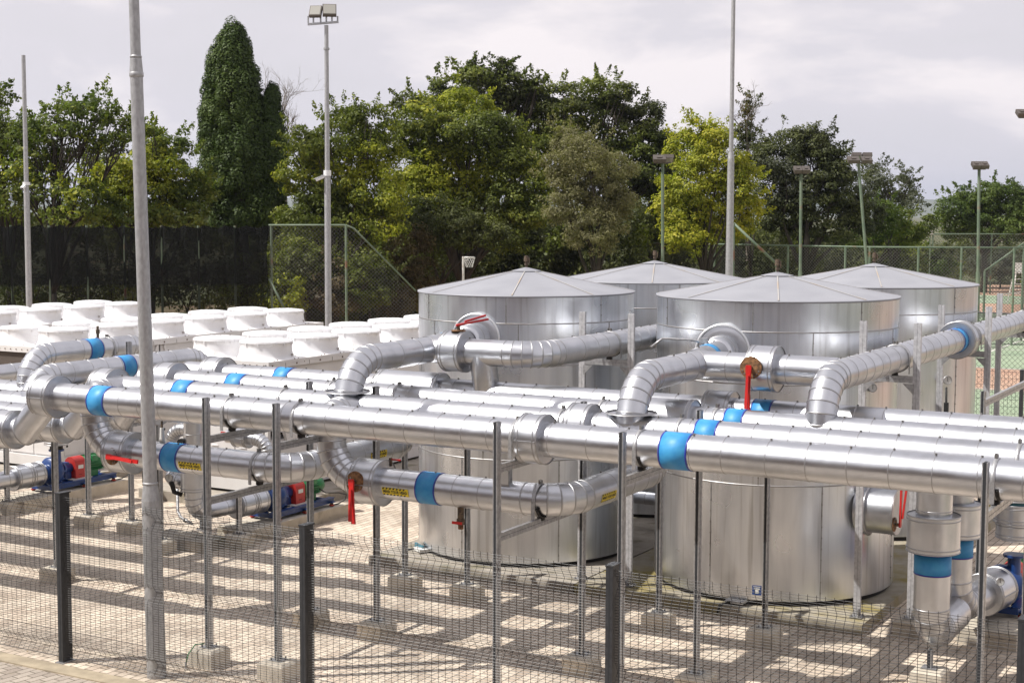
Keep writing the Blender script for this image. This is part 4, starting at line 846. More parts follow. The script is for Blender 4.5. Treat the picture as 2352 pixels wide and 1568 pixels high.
for k, (lb, x, y) in enumerate(pumps):
    pump(lb, x, y)
    mb = MB(); mb.box(x-.32, x+.36, y-.95, y+1.55, -.1, .2, 'concrete_new'); tag(mb.build('pump_plinth'), ('concrete pad under the left pump', 'concrete pad under the pump by the strainer', 'concrete pad under the pump at the right edge')[k], 'plinth')
pipe('suction pipe of the left pump, with a wide collar', [(-19.7, 15.4, .54), (-19.7, 18.2, .54)], [], .15, [((-19.7, 17.62, .54), (-19.7, 17.93, .54), .205), ((-19.7, 17.95, .54), (-19.7, 18.2, .54), .205)], [], 71, 'cladding')
t, o = pipe('discharge riser above the left pump with a teal joint', [(-19.58, 18.5, 1.0), (-19.58, 18.5, 2.35), (-19.58, 15.9, 2.35)], [.3], .14, [((-19.58, 18.5, 1.02), (-19.58, 18.5, 1.26), .20), ((-19.58, 18.5, 1.33), (-19.58, 18.5, 1.6), .20)], [], 72)
mb = MB(); mb.lathe([(.185, 0), (.185, .08)], Vector((-19.58, 18.5, 1.255))-o, 'teal', 32); mb.lathe([(.11, 0), (.11, .12)], Vector((-19.58, 18.5, .92))-o, 'rubber', 24); mb.build('joint_ring', t)
pipe('suction pipe of the right pump of the left pair', [(-15.12, 16.95, .95), (-15.12, 16.95, .52), (-14.95, 18.3, .54)], [.24], .125, [((-14.97, 17.72, .54), (-14.955, 18.02, .54), .20), ((-14.955, 18.04, .54), (-14.95, 18.3, .54), .20)], [], 73, gores=5)
t, o = pipe('vertical strainer column with a pressure gauge', [(-15.12, 16.95, .8), (-15.12, 16.95, 2.3)], [], .135, [((-15.12, 16.95, .88), (-15.12, 16.95, 1.24), .185)], [], 74)
mb = MB(); c = Vector((-15.22, 16.83, 1.62))-o; mb.cyl(c, c+Vector((.02, -.06, 0)), .05, 'dark', 16); mb.build('sight_port', t)
gauge(t, Vector((-15.38, 16.72, 1.08))-o, (.45, -.88, .1), .06); mb = MB(); mb.tube([Vector((-15.36, 16.74, 1.02))-o, Vector((-15.34, 16.78, .86))-o, Vector((-15.24, 16.84, .82))-o], .035, 'rubber', 8); mb.build('valve_cover', t)
pipe('small elbow pipe curving left out of the strainer column', [(-15.12, 16.95, 1.78), (-15.55, 16.95, 1.78), (-15.55, 16.95, 1.3)], [.26], .095, [], [], 75)
pipe('low elbow pipe below the gauge', [(-15.12, 16.95, 1.0), (-15.62, 16.95, 1.0), (-15.62, 17.6, 1.45)], [.24], .12, [], [], 76)
t, o = pipe('short pipe with small red valve handle under the front pipe', [(-15.0, 17.6, 1.62), (-14.25, 17.6, 1.62), (-14.25, 17.6, .9)], [.2], .10, [((-14.83, 17.6, 1.62), (-14.58, 17.6, 1.62), .145)], [], 77)
mb = MB(); mb.obox(Vector((-14.92, 17.45, 1.68))-o, (.08, 0, 0), (0, .01, 0), (0, 0, .03), 'red_paint'); mb.build('valve_lever', t)
mb = MB(); mb.tube([(-15.75, 17.3, 1.2), (-15.75, 17.3, .45), (-15.6, 17.2, .38), (-15.2, 17.0, .36)], .022, 'galv', 8); mb.cyl((-15.45, 17.12, .37), (-15.40, 17.09, .37), .035, 'steel_bolt', 8); tag(mb.build('conduit'), 'thin galvanised conduit bending low by the strainer', 'conduit')
mb = MB(); mb.box(-15.9, -14.75, 16.75, 17.3, -.05, .16, 'concrete'); tag(mb.build('strainer_plinth'), 'small concrete base beneath the strainer column', 'plinth')
mb = MB(); mb.obox((-17.9, 18.9, 1.72), (.07, 0, 0), (0, .05, 0), (0, 0, .06), 'label_white'); mb.tube([(-17.93, 18.86, 1.68), (-17.94, 18.86, 1.2), (-17.93, 18.86, .4)], .016, 'cable_black', 6); mb.tube([(-17.87, 18.86, 1.68), (-17.84, 18.86, 1.3), (-17.86, 18.86, .4)], .020, 'galv', 6)
mb.bar((-17.9, 18.93, .1), (-17.9, 18.93, 1.8), .04, .04, 'galv'); tag(mb.build('switch_box'), 'white switch box with dark cables above the left pump', 'switch box')

# ------------------------------------------------------------------ dark mesh security fence in front
FXS = [-19.3, -15.9, -12.50, -9.13, -5.74, -2.22, 1.2]
def vbend(z):
    d = 0
    for zc in (.15, .94, 1.72):
        q = abs(z-zc)
        if q < .10: d = max(d, .07*(1-q/.10))
    return d
def mesh_fence(label, xs, y, ztop, group=None, grid=(.0762, .0254), z0=.06, wr=.0024):
    t = thing('mesh_fence', label, 'fence', (xs[0], y, 0))
    for i, x in enumerate(xs):
        mb = MB(); X = x-xs[0]; mb.box(X-.022, X+.022, .02, .135, 0, ztop+.02, 'fence_black'); mb.box(X-.034, X+.034, -.022, .018, .0, ztop+.02, 'fence_black'); mb.box(X-.040, X+.040, -.026, .139, ztop+.02, ztop+.035, 'fence_black')
        mb.box(X-.006, X+.006, -.0235, -.022, .03, ztop, 'slot'); mb.box(X-.06, X+.06, -.05, .14, 0, .012, 'galv'); p = mb.build('post', t)
    k = []
    z = z0
    while z < ztop: k.append(z); z += grid[1]
    vz = sorted(set([z0, ztop]+[c+s for c in (.15, .94, 1.72) for s in (-.10, 0, .10) if z0 < c+s < ztop]))
    for i in range(len(xs)-1):
        a, b = xs[i]-xs[0]+.04, xs[i+1]-xs[0]-.04; mb = MB()
        for z in k:
            yy = .022+vbend(z)
            mb.add([(a, yy-wr, z), (a, yy, z+wr), (a, yy+wr, z), (a, yy, z-wr), (b, yy-wr, z), (b, yy, z+wr), (b, yy+wr, z), (b, yy, z-wr)], [(0, 1, 5, 4), (1, 2, 6, 5), (2, 3, 7, 6), (3, 0, 4, 7)], 'fence_wire')
        nn = int(round((b-a)/grid[0]))
        for j in range(nn+1):
            x = a+(b-a)*j/nn; vs = []
            for z in vz: yy = .018+vbend(z); vs += [(x-wr, yy, z), (x, yy-wr, z), (x+wr, yy, z), (x, yy+wr, z)]
            mb.add(vs, [(4*q+c, 4*q+(c+1) % 4, 4*q+4+(c+1) % 4, 4*q+4+c) for q in range(len(vz)-1) for c in range(4)], 'fence_wire')
        mb.build('mesh_panel', t)
    return t
mesh_fence('black welded mesh security fence running across the foreground', FXS, 11.83, 1.88)
mesh_fence('far dark mesh fence behind the rightmost tank', [-16.2, -12.8, -9.4, -6.0, -2.6, .8], 31.0, 1.9, grid=(.0762, .14), wr=.003)

def chain_link(mb, p, q, z0, z1, pitch=.10, w=.0035, m='link_wire', topf=None):
    """diamond wire netting between ground points p and q"""
    p, q = Vector((p[0], p[1], 0)), Vector((q[0], q[1], 0)); L_ = (q-p).length; d = (q-p).normalized(); nrm = Vector((-d.y, d.x, 0)); H_ = z1-z0
    for sg in (1, -1):
        s = -H_ if sg > 0 else 0
        while s < (L_ if sg > 0 else L_+H_):
            a0, a1 = s, s+sg*H_ ; 
            # clip in s
            za, zb = z0, z1; x0, x1 = a0, a1
            lo, hi = min(x0, x1), max(x0, x1)
            if hi > 0 and lo < L_:
                def zat(x): return z0+(x-a0)/(a1-a0)*H_
                if x0 < 0: za = zat(0); x0 = 0
                if x0 > L_: za = zat(L_); x0 = L_
                if x1 > L_: zb = zat(L_); x1 = L_
                if x1 < 0: zb = zat(0); x1 = 0
                if topf:
                    # clip under a sloping top
                    K = 14; seg = []
                    for k in range(K+1):
                        f = k/K; xx = x0+(x1-x0)*f; zz = za+(zb-za)*f
                        if zz <= topf(xx): seg.append((xx, zz))
                    if len(seg) >= 2: (x0, za), (x1, zb) = seg[0], seg[-1]
                    else: s += pitch; continue
                a = p+d*x0+Vector((0, 0, za)); b = p+d*x1+Vector((0, 0, zb)); e = (b-a).normalized().cross(nrm)*w
                mb.add([a-e, a+e, b+e, b-e, a+nrm*w, b+nrm*w, a-nrm*w, b-nrm*w], [(0, 1, 2, 3), (4, 6, 7, 5)], m)
            s += pitch
    return mb
def link_fence(label, P, z1, posts, pitch=.10, mrail='court_green_paint', extra=None, z0=0, w=.0035, pr=.03, rail=True, topf=None, midrail=None):
    t = thing('chain_link_fence', label, 'fence', (P[0][0], P[0][1], 0)); o = Vector((P[0][0], P[0][1], 0))
    def b(mb, nm): mb.v = [tuple(Vector(v)-o) for v in mb.v]; return mb.build(nm, t)
    for i in range(len(P)-1): b(chain_link(MB(), P[i], P[i+1], z0, z1, pitch, w, topf=topf), 'wire_netting')
    for x, y, h in posts: mb = MB(); mb.cyl((x, y, -.1), (x, y, h), pr, mrail, 10); b(mb, 'post')
    if rail:
        mb = MB(); mb.tube([(x, y, z1) for x, y in P], pr*.8, mrail, 8)
        if midrail: mb.tube([(x, y, midrail) for x, y in P], .008, mrail, 5)
        b(mb, 'top_rail')
    if extra: mb = MB(); extra(mb); b(mb, 'brace')
    return t
def lerp(p, q, f): return tuple(p[i]+(q[i]-p[i])*f for i in range(len(p)))
link_fence('chain link fence with a thin dark top wire behind the right tank', [(-16, 31.7), (3, 31.7)], 3.0, [(-16, 31.7, 3.0), (-10, 31.7, 3), (-4.2, 31.7, 3.0), (3, 31.7, 3.0)], .11, 'fence_black', w=.003, pr=.02)
# left: shade-net fence then bare chain link with the slanting corner rail
nR = at_d(617, 517, 45.0); nL = at_d(-160, 521, 43.5); cR = at_d(805, 517, 45.0); bE = at_d(955, 668, 45.6)
dirv = (Vector((cR.x, cR.y))-Vector((nR.x, nR.y))).normalized(); zt = nR.z
t = thing('shade_net_fence', 'tall fence draped in black shade netting along the left', 'fence', (nL.x, nL.y, 0)); o = Vector((nL.x, nL.y, 0))
mb = MB(); nx, nz = 120, 18; vs = []
for j in range(nz+1):
    for i in range(nx+1):
        f = i/nx; p = Vector((nL.x+(nR.x-nL.x)*f, nL.y+(nR.y-nL.y)*f, 0)); z = zt*j/nz; sag = .09*math.sin(i*.42)*(j/nz)**8
        k = .09*math.sin(i*.9+j*.3)+.05*math.sin(i*2.3-j*.9); vs.append(p+Vector((0, k, z-abs(sag)))-o)
mb.add(vs, [(j*(nx+1)+i, j*(nx+1)+i+1, (j+1)*(nx+1)+i+1, (j+1)*(nx+1)+i) for j in range(nz) for i in range(nx)], 'shade_net', True); mb.build('netting', t)
for f in [k/9 for k in range(10)]:
    p = Vector((nL.x+(nR.x-nL.x)*f, nL.y+(nR.y-nL.y)*f+.12, 0))-o; mb = MB(); mb.cyl(p, p+Vector((0, 0, zt-.02)), .035, 'court_green_paint', 8); mb.build('post', t)
Lc = (Vector((cR.x-nR.x, cR.y-nR.y, 0))).length; Le = (Vector((bE.x-nR.x, bE.y-nR.y, 0))).length
def topc(x): return zt if x < Lc else zt+(bE.z-zt)*(x-Lc)/(Le-Lc)
def exb(mb):
    mb.tube([nR, lerp(cR, nR, .06), lerp(cR, bE, .05), bE], .026, 'court_green_paint', 8)
    a = nR-Vector((0, 0, 1.6)); b_ = at_d(672, 745, 45.4); mb.tube([a, b_], .035, 'court_green_paint', 8)
link_fence('chain link fence with a slanting end rail beside the black net', [(nR.x, nR.y), (bE.x, bE.y)], zt, [(at_d(795, 600, 45).x, at_d(795, 600, 45).y, zt)], .115, extra=exb, w=.0035, pr=.036, rail=False, topf=topc)
# tennis court fence: three runs
def run(pixels, ztop): 
    out = []
    for x, y in pixels: p = at_h(x, y, ztop); out.append((p.x, p.y))
    return out
R1 = run([(1484, 558), (1998, 567.5), (2360, 569)], 3.75); R0 = run([(1355, 521.5), (1484, 558)], 3.75)
ps = []
for x, y in ((1484, 558), (1642, 561), (1810, 565), (1942, 567), (1998, 567.5), (2110, 568), (2209, 568.5), (2330, 569)): p = at_h(x, y, 3.75); ps.append((p.x, p.y, 3.75))
link_fence('green tennis court fence running behind the tank roofs', R1, 3.75, ps, .13, w=.006, pr=.045)
p0 = at_d(1352, 521, 105); p1 = at_h(1484, 558, 3.75)
link_fence('side run of the tennis court fence receding under the olive tree', [(p1.x, p1.y), (p0.x, p0.y)], 3.75, [(p0.x, p0.y, 3.75)], .16, w=.006, pr=.045)
R2 = run([(2021, 538), (2143, 537.5), (2278, 537.5), (2370, 537.5)], 3.8)
ps = [(x, y, 3.8) for x, y in R2]
link_fence('farthest tennis court fence below the bright green tree', R2, 3.8, ps, .22, w=.008, pr=.05)
R3 = run([(870, 515), (968, 514)], 4.35); p = at_h(968, 514, 4.35)
link_fence('short green fence standing in the shade of the big trees', [R3[0], R3[1]], 4.35, [(p.x, p.y, 4.35), (R3[0][0], R3[0][1], 4.35)], .2, w=.006, pr=.06)
for (a, b_, zz, lb) in (((1685, 513), (1785, 607), 47.0, 'slanting green brace rail behind the nearest tank roof'), ((2352, 558), (2262, 622), 60.0, 'slanting green brace rail left of the umpire chair')):
    mb = MB(); p, q = at_d(*a, zz), at_d(*b_, zz); mb.tube([p, q], .04, 'court_green_paint', 8); mb.cyl((q.x, q.y, -.1), (q.x, q.y, q.z), .05, 'court_green_paint', 8); mb.cyl((p.x, p.y, -.1), (p.x, p.y, p.z), .05, 'court_green_paint', 8); tag(mb.build('brace_rail', loc=(q.x, q.y, 0)), lb, 'fence rail')

# litter blown against the blocks and the kerb
mat('dry_leaf', (.16, .09, .04), .8, 0.0, col2=(.25, .17, .07), scale=3)
rs = np.random.RandomState(5); nL_ = 900; X_ = rs.uniform(-20, 0, nL_); Y_ = np.where(rs.rand(nL_) < .35, 11.9+np.abs(rs.normal(0, .12, nL_)), np.where(rs.rand(nL_) < .4, 17.36-np.abs(rs.normal(0, .12, nL_)), rs.uniform(11.9, 19, nL_)))
C_ = np.stack([X_, Y_, np.full(nL_, .008)], 1); N_ = np.stack([rs.normal(0, .15, nL_), rs.normal(0, .15, nL_), np.ones(nL_)], 1)
lo_ = leaf_mesh('fallen_leaves', None, C_, N_, .032, ['dry_leaf'], np.zeros(nL_, int), 3, .5); lo_['kind'] = 'stuff'; lo_['label'] = 'scattered dry leaves on the beige paving'; lo_['category'] = 'leaf litter'
# ------------------------------------------------------------------ poles and lamps
def pole(name, label, cat, x, y, stages, m='galv_pole', lean=(0, 0)):
    """stages: (z0, z1, r0, r1)"""
    t = thing(name, label, cat, (x, y, 0)); mb = MB()
    for z0, z1, r0, r1 in stages:
        f = lambda z: Vector((lean[0]*z, lean[1]*z, z)); mb.cyl(f(z0), f(z1), r0, m, 24, True, r1)
    mb.build('shaft', t); return t
t = pole('mast', 'tall galvanised mast in the left foreground rising out of the picture', 'mast', -11.24, 11.98, [(-.1, 1.93, .104, .098), (1.93, 2.10, .098, .076), (2.10, 6.42, .074, .066), (6.42, 6.60, .072, .060), (6.60, 12, .054, .046)], lean=(-RT.x*.017, -RT.y*.017))
mb = MB(); mb.lathe([(.074, 0), (.082, .006), (.082, .02), (.074, .026)], (-RT.x*.0357, -RT.y*.0357, 2.10), 'galv_pole', 24); mb.lathe([(.054, 0), (.062, .005), (.062, .02), (.054, .03)], (-RT.x*.112, -RT.y*.112, 6.60), 'galv_pole', 24); mb.lathe([(.066, 0), (.074, .01), (.074, .05), (.066, .06)], (-RT.x*.109, -RT.y*.109, 6.40), 'galv_pole', 24); mb.build('joint_collar', t)
p = at_d(754, 700, 38); px_ = (p.x, p.y); za = at_d(738, 65, 38).z
t = pole('floodlight_pole', 'slim grey pole with twin floodlights and a camera', 'lamp post', px_[0], px_[1], [(0, 5.9, .088, .078), (5.9, 6.05, .085, .07), (6.05, za, .062, .05)])
zt2 = za
def flood(parent, c, w, h, d, yaw, tilt, glass='lamp_glass'):
    """box floodlight: finned body, glass face"""
    mb = MB(); R_ = Matrix.Rotation(yaw, 3, 'Z') @ Matrix.Rotation(tilt, 3, 'X'); X, Yv, Z = R_ @ Vector((1, 0, 0)), R_ @ Vector((0, 1, 0)), R_ @ Vector((0, 0, 1)); c = Vector(c)
    mb.obox(c, X*w/2, Yv*d/2, Z*h/2, 'lamp_body'); mb.obox(c-Yv*(d/2+.004), X*(w/2-.02), Yv*.004, Z*(h/2-.02), glass)
    for k in range(7): mb.obox(c+Yv*(d/2+.02)+X*(w*(-.42+.14*k)), X*.006, Yv*.02, Z*(h*.42), 'lamp_body')
    return mb.build('floodlight', parent)
mb = MB(); mb.bar((-.46*RT.x, -.46*RT.y, zt2+.02), (.30*RT.x, .30*RT.y, zt2+.08), .07, .05, 'galv'); mb.cyl((0, 0, zt2-.6), (0, 0, zt2-.55), .075, 'galv_pole', 12)
for s in (-.45, -.32, -.14, 0, .14, .28): mb.bar((s*RT.x, s*RT.y, zt2+.05), (s*RT.x, s*RT.y, zt2+.22), .03, .03, 'galv')
mb.build('bracket', t)
flood(t, (-.26*RT.x, -.26*RT.y, zt2+.33), .30, .30, .10, YAW-.15, RAD(-32)); flood(t, (.08*RT.x, .08*RT.y, zt2+.36), .34, .32, .10, YAW+.12, RAD(-32))
def cctv(parent, z, c0, dirv, k=1.0):
    mb = MB(); d = Vector(dirv).normalized(); mb.cyl((c0[0], c0[1], z-.02), (c0[0], c0[1], z+.12*k), .095, 'cctv', 16); a = Vector((c0[0], c0[1], z))+d*.08; mb.cyl(a, a+d*.24*k, .042, 'cctv', 14); mb.cyl(a+d*.24*k, a+d*.245*k, .034, 'dark', 14); mb.obox(a+d*.14*k+Vector((0, 0, .045)), d*.15*k, d.cross(Vector((0, 0, 1))).normalized()*.048, (0, 0, .005), 'cctv')
    return mb.build('camera', parent)
cctv(t, at_d(746, 403, 38).z, (0, 0), (-RT.x*.8-FW.x*.2, -RT.y*.8-FW.y*.2, -.35))
p = at_d(66, 650, 40)
t = pole('camera_pole', 'thin grey pole at the left with a small white camera', 'pole', p.x, p.y, [(0, 5.55, .085, .075), (5.55, 9.07, .062, .05)], lean=((at_d(52, 132, 40).x-p.x)/9.0*.0, 0))
cctv(t, at_d(60, 424, 40).z, (0, 0), (.1, -1, -.7), .5)
p = at_d(1675, 620, 40)
t = pole('mast', 'tall grey mast rising behind the nearest tank out of the picture', 'mast', p.x, p.y, [(0, 6.45, .115, .088), (6.45, 6.62, .088, .062), (6.62, 13.5, .058, .048)])
LV = Vector((RT.x, RT.y, 0)).normalized(); BV = Vector((-LV.y, LV.x, 0))
def court_lamp(label, xb, yb, xt, yt, Z, wpx, heads, tilt=0):
    b_ = at_d(xb, yb, Z); tp = at_d(xt, yt, Z); s = (tp-b_)/(tp.z-b_.z); g = b_-s*b_.z
    t = thing('court_lamp', label, 'court light', (g.x, g.y, 0), 'green tennis court lamp posts'); w = wpx*Z/3470; mb = MB()
    h = tp.z; mb.cyl(s*(-.1), s*(h*.45), .075, 'court_green_paint', 12); mb.cyl(s*(h*.45), s*h, .055, 'court_green_paint', 12); mb.build('shaft', t)
    mb = MB(); c = s*h; mb.bar(c-LV*w*.4+Vector((0, 0, .03)), c+LV*w*.4+Vector((0, 0, .03)), .06, .06, 'lamp_body'); mb.build('crossarm', t)
    for dx, dy, dz, ww in heads:
        mb = MB(); q = c+LV*dx*w+BV*dy+Vector((0, 0, .16+dz)); up = Vector((0, 0, 1)); T = (up*math.cos(.5)-BV*math.sin(.5)*(1 if dy <= 0 else -1)); D = T.cross(LV)
        mb.obox(q, LV*ww*w/2, D*.17, T*.07, 'lamp_body'); mb.obox(q-T*.072, LV*(ww*w/2-.03), D*.15, T*.004, 'lamp_glass'); mb.obox(q+T*.08, LV*ww*w*.2, D*.08, T*.02, 'lamp_body'); mb.build('lamp_head', t)
    return t
court_lamp('green court light before the yellow tree', 1522, 598, 1522, 376, 52, 46, [(-.18, -.1, 0, .62), (.3, .1, .02, .5)])
court_lamp('green court light before the dark tree, lowest of the row', 1838, 630, 1840, 400, 56, 36, [(-.26, -.1, 0, .5), (.26, -.1, 0, .5)])
court_lamp('leaning green court light with four lamp heads', 1990, 600, 1972, 376, 56, 52, [(-.3, -.25, -.03, .5), (.28, -.25, -.03, .46), (-.05, .25, .12, .42), (.42, .25, .12, .42)])
court_lamp('rightmost full green court light', 2246, 640, 2249, 390, 54, 36, [(-.26, -.1, 0, .5), (.26, -.1, 0, .5)])
court_lamp('court light cut off by the right edge of the picture', 2362, 700, 2358, 272, 50, 46, [(-.3, -.1, 0, .5), (.26, .1, 0, .5)])
# little floodlight on the far fence
p = at_d(2137, 534, 86); mb = MB(); mb.obox((0, 0, .0), LV*.16, BV*.05, (0, 0, .12), 'white_paint'); mb.bar((0, 0, -.1), (0, 0, -p.z), .05, .05, 'court_green_paint', (1, 0, 0)); o_ = mb.build('fence_floodlight'); o_.location = p; tag(o_, 'small pale floodlight on the farthest court fence', 'floodlight')
# netball hoop
g = at_d(1064, 640, 50); zt3 = at_d(1064, 589, 50).z; t = thing('netball_post', 'white netball post and hoop under the dark trees', 'netball post', (g.x, g.y, 0))
mb = MB(); mb.cyl((0, 0, 0), (0, 0, zt3), .04, 'white_paint', 10); a = LV*.36; mb.tube([(0, 0, zt3-.02), a+Vector((0, 0, zt3-.02))], .02, 'white_paint', 6); mb.tube([(0, 0, zt3-.18), a*.6+Vector((0, 0, zt3-.05))], .015, 'white_paint', 6); mb.build('post', t)
mb = MB(); c = LV*.22+LV*.02; cc = LV*.20+Vector((0, 0, zt3-.03)); r0 = .19
mb.tube([cc+LV*r0*math.cos(q)+BV*r0*math.sin(q) for q in [2*math.pi*k/20 for k in range(21)]], .010, 'white_paint', 6, False); mb.build('hoop', t)
mb = MB()
for k in range(12):
    for sg in (-1, 1):
        pts = []
        for j in range(6):
            q = 2*math.pi*(k+sg*j*.45)/12; rr = r0*(1-.09*j); pts.append(cc+LV*rr*math.cos(q)+BV*rr*math.sin(q)-Vector((0, 0, .065*j)))
        mb.tube(pts, .006, 'net_white', 4, False)
mb.build('net', t)
# umpire chair
g = at_h(2338, 697, 0); t = thing('umpire_chair', 'tall white umpire chair beside the tennis court', 'umpire chair', (g.x, g.y, 0)); S = 1.0
for s in (-1, 1):
    for d_, nm in ((-1, 'leg'), (1, 'leg')):
        mb = MB(); mb.bar(LV*(s*.48)+BV*(d_*.42), LV*(s*.22)+BV*(d_*.16)+Vector((0, 0, 1.72)), .06, .06, 'white_paint', (0, 1, 0)); mb.build(nm, t)
mb = MB()
for k in range(1, 6): z = .28*k; w = .48-.15*z; mb.bar(LV*(-w)-BV*(.42-.15*z)+Vector((0, 0, z)), LV*w-BV*(.42-.15*z)+Vector((0, 0, z)), .06, .04, 'white_paint')
mb.build('ladder', t)
mb = MB(); mb.obox((0, 0, 1.74), LV*.26, BV*.22, (0, 0, .02), 'white_paint'); mb.build('seat', t)
mb = MB(); mb.obox(BV*.22+Vector((0, 0, 2.05)), LV*.25, BV*.02, (0, 0, .26), 'white_paint'); mb.build('backrest', t)
for s in (-1, 1): mb = MB(); mb.bar(LV*s*.26-BV*.2+Vector((0, 0, 1.98)), LV*s*.26+BV*.22+Vector((0, 0, 1.98)), .05, .04, 'white_paint'); mb.bar(LV*s*.26-BV*.2+Vector((0, 0, 1.74)), LV*s*.26-BV*.2+Vector((0, 0, 1.98)), .04, .04, 'white_paint'); mb.build('armrest', t)
# tennis net post and tape
a, b_ = at_h(2290, 726, .0), at_h(2420, 700, 0)
mb = MB(); A = Vector((a.x, a.y, 0)); B_ = Vector((b_.x, b_.y, 0)); mb.cyl(A, A+Vector((0, 0, 1.07)), .05, 'court_green_paint', 8); mb.bar(A+Vector((0, 0, 1.05)), B_+Vector((0, 0, .95)), .02, .06, 'white_paint')
for k in range(60): p = lerp(A, B_, k/60); mb.bar((p[0], p[1], .05), (p[0], p[1], 1.0), .008, .008, 'dark', (1, 0, 0))
for k in range(9): mb.bar(A+Vector((0, 0, .1+.1*k)), B_+Vector((0, 0, .1+.1*k)), .008, .008, 'dark')
tag(mb.build('tennis_net'), 'tennis net stretched across the far green court', 'tennis net')

# ------------------------------------------------------------------ trees
def blob_leaves(rs, c, r3, dens, leaf, clump, updown, mono, shell=(.55, 1.05)):
    """clumped leaves in an ellipsoid; returns centres and normals"""
    area = math.pi*r3[0]*r3[2]; ncl = max(7, int(area*3.2/(clump*clump*3.1)*1.9)); per = max(6, int(area*dens/ncl))
    d = rs.normal(size=(ncl, 3)); d /= np.linalg.norm(d, axis=1, keepdims=True); f = rs.uniform(shell[0]**2, shell[1]**2, ncl)**.5; f *= 1+.12*np.sin(d[:, 0]*7+d[:, 2]*5+mono)
    cc = c+d*f[:, None]*r3
    C_ = np.repeat(cc, per, 0); D = np.repeat(d, per, 0)
    off = rs.normal(size=C_.shape); off /= np.linalg.norm(off, axis=1, keepdims=True); off *= (rs.uniform(.15, 1, len(C_))**.5*clump)[:, None]; off[:, 2] *= .62
    # leaves sit mostly on the outer and upper side of each clump
    off *= rs.uniform(.7, 1.35, (ncl, 1)).repeat(per, 0); C_ = C_+off; N_ = off/clump*.9+D*.35+np.array([0, 0, updown])+rs.normal(size=C_.shape)*.45
    return C_, N_
def tree(label, Z, xb, blobs, mats, dens=800, leaf=.12, clump=.34, depth=.8, trunk=.16, seed=1, group=None, bare=0, mixf=.3, up=.6, name='tree', kind=None, limbs=True, shell=(.55, 1.05), bark='bark', twig=0):
    rs = np.random.RandomState(seed); base = at_d(xb, 600, Z); base.z = 0
    t = thing(name, label, 'tree', (base.x, base.y, 0), group)
    Fh = np.array([FW.x, FW.y, 0]); Fh /= np.linalg.norm(Fh); Rh = np.array([RT.x, RT.y, 0]); Rh /= np.linalg.norm(Rh)
    Cs, Ns = [], []; cen = []
    for i, bl in enumerate(blobs):
        x, y, rx, ry = bl[:4]; dz = bl[4] if len(bl) > 4 else rs.uniform(-.8, .8)
        k = Z/3470; c = np.array(at_d(x, y, Z+dz)); r3l = np.array([rx*k, max(rx, ry)*k*depth, ry*k]); cen.append((Vector(c), r3l))
        C_, N_ = blob_leaves(rs, np.zeros(3), r3l, dens*(2.3 if dens > 600 else 1.7), leaf, min(clump*1.1, min(r3l)*.6), up, i*1.7, shell)
        Wc = c+C_[:, :1]*Rh+C_[:, 1:2]*Fh+C_[:, 2:3]*np.array([0, 0, 1]); Wn = N_[:, :1]*Rh+N_[:, 1:2]*Fh+N_[:, 2:3]*np.array([0, 0, 1])
        Cs.append(Wc); Ns.append(Wn)
    # loose sprigs reaching past the crown make its outline ragged
    for (c, r3l) in cen:
        for q in range(5 if shell[0] > .5 else 0):
            a = rs.uniform(-.3, math.pi+.3); d = Rh*math.cos(a)+np.array([0, 0, 1])*math.sin(a)*.9+Fh*rs.uniform(-.5, .5); d /= np.linalg.norm(d); l0 = r3l[0]*abs(math.cos(a))+r3l[2]*abs(math.sin(a)); L = rs.uniform(.15, .55)
            m = int(22+60*L); f = rs.uniform(0, 1, m)[:, None]; P = np.array(c)+d*(l0*.9+f*L)+rs.normal(size=(m, 3))*.07*(1.3-f)+np.array([0, 0, 1])*f*f*.12; Cs.append(P); Ns.append(rs.normal(size=(m, 3))+d*.5)
    C_ = np.concatenate(Cs); N_ = np.concatenate(Ns); ok = C_[:, 2] > .05; C_, N_ = C_[ok], N_[ok]
    # material patches
    if len(mats) > 1:
        q = np.sin(C_[:, 0]*1.3+seed)+np.sin(C_[:, 1]*1.7+1)+np.sin(C_[:, 2]*1.9+2)+rs.normal(size=len(C_))*.7; mi = (q > (1.6-3.2*mixf)).astype(int)
    else: mi = np.zeros(len(C_), int)
    leaf_mesh('crown', t, C_, N_, leaf, mats, mi, seed, org=(base.x, base.y, 0))
    if limbs:
        mb = MB(); top = max(c.z for c, r in cen); lo = min(c.z-r[2] for c, r in cen); fork = max(.8, min(2.4, lo*.7+.6)); f0_ = Vector((0, 0, fork)); rr = random.Random(seed)
        mb.tube([(0, 0, -.1), (rr.uniform(-.1, .1), rr.uniform(-.1, .1), fork*.5), f0_], trunk, bark, 10, rads=[trunk*1.25, trunk, trunk*.85])
        for c, r in cen:
            e = c-Vector((base.x, base.y, 0)); mid = f0_.lerp(e, .5)+Vector((rr.uniform(-.3, .3), rr.uniform(-.3, .3), rr.uniform(-.1, .4)))
            mb.tube([f0_, f0_.lerp(mid, .5)+Vector((rr.uniform(-.15, .15), 0, .05)), mid, e], trunk*.5, bark, 6, rads=[trunk*.5, trunk*.36, trunk*.22, trunk*.06])
            for q in range(2+twig):
                d = Vector((rr.gauss(0, 1), rr.gauss(0, 1), rr.gauss(.4, .8))).normalized(); ee = e+Vector((d.x*r[0], d.y*r[1], d.z*r[2]))*rr.uniform(.6, 1.0); mm = mid.lerp(ee, .55)+Vector((rr.uniform(-.15, .15), rr.uniform(-.15, .15), rr.uniform(0, .2)))
                mb.tube([mid.lerp(e, rr.uniform(.1, .8)), mm, ee], trunk*.2, bark, 5, rads=[trunk*.22, trunk*.12, trunk*.04])
        mb.build('trunk', t)
    return t
GL = 'trees behind the net fence on the left'; GB = 'big trees behind the tanks'
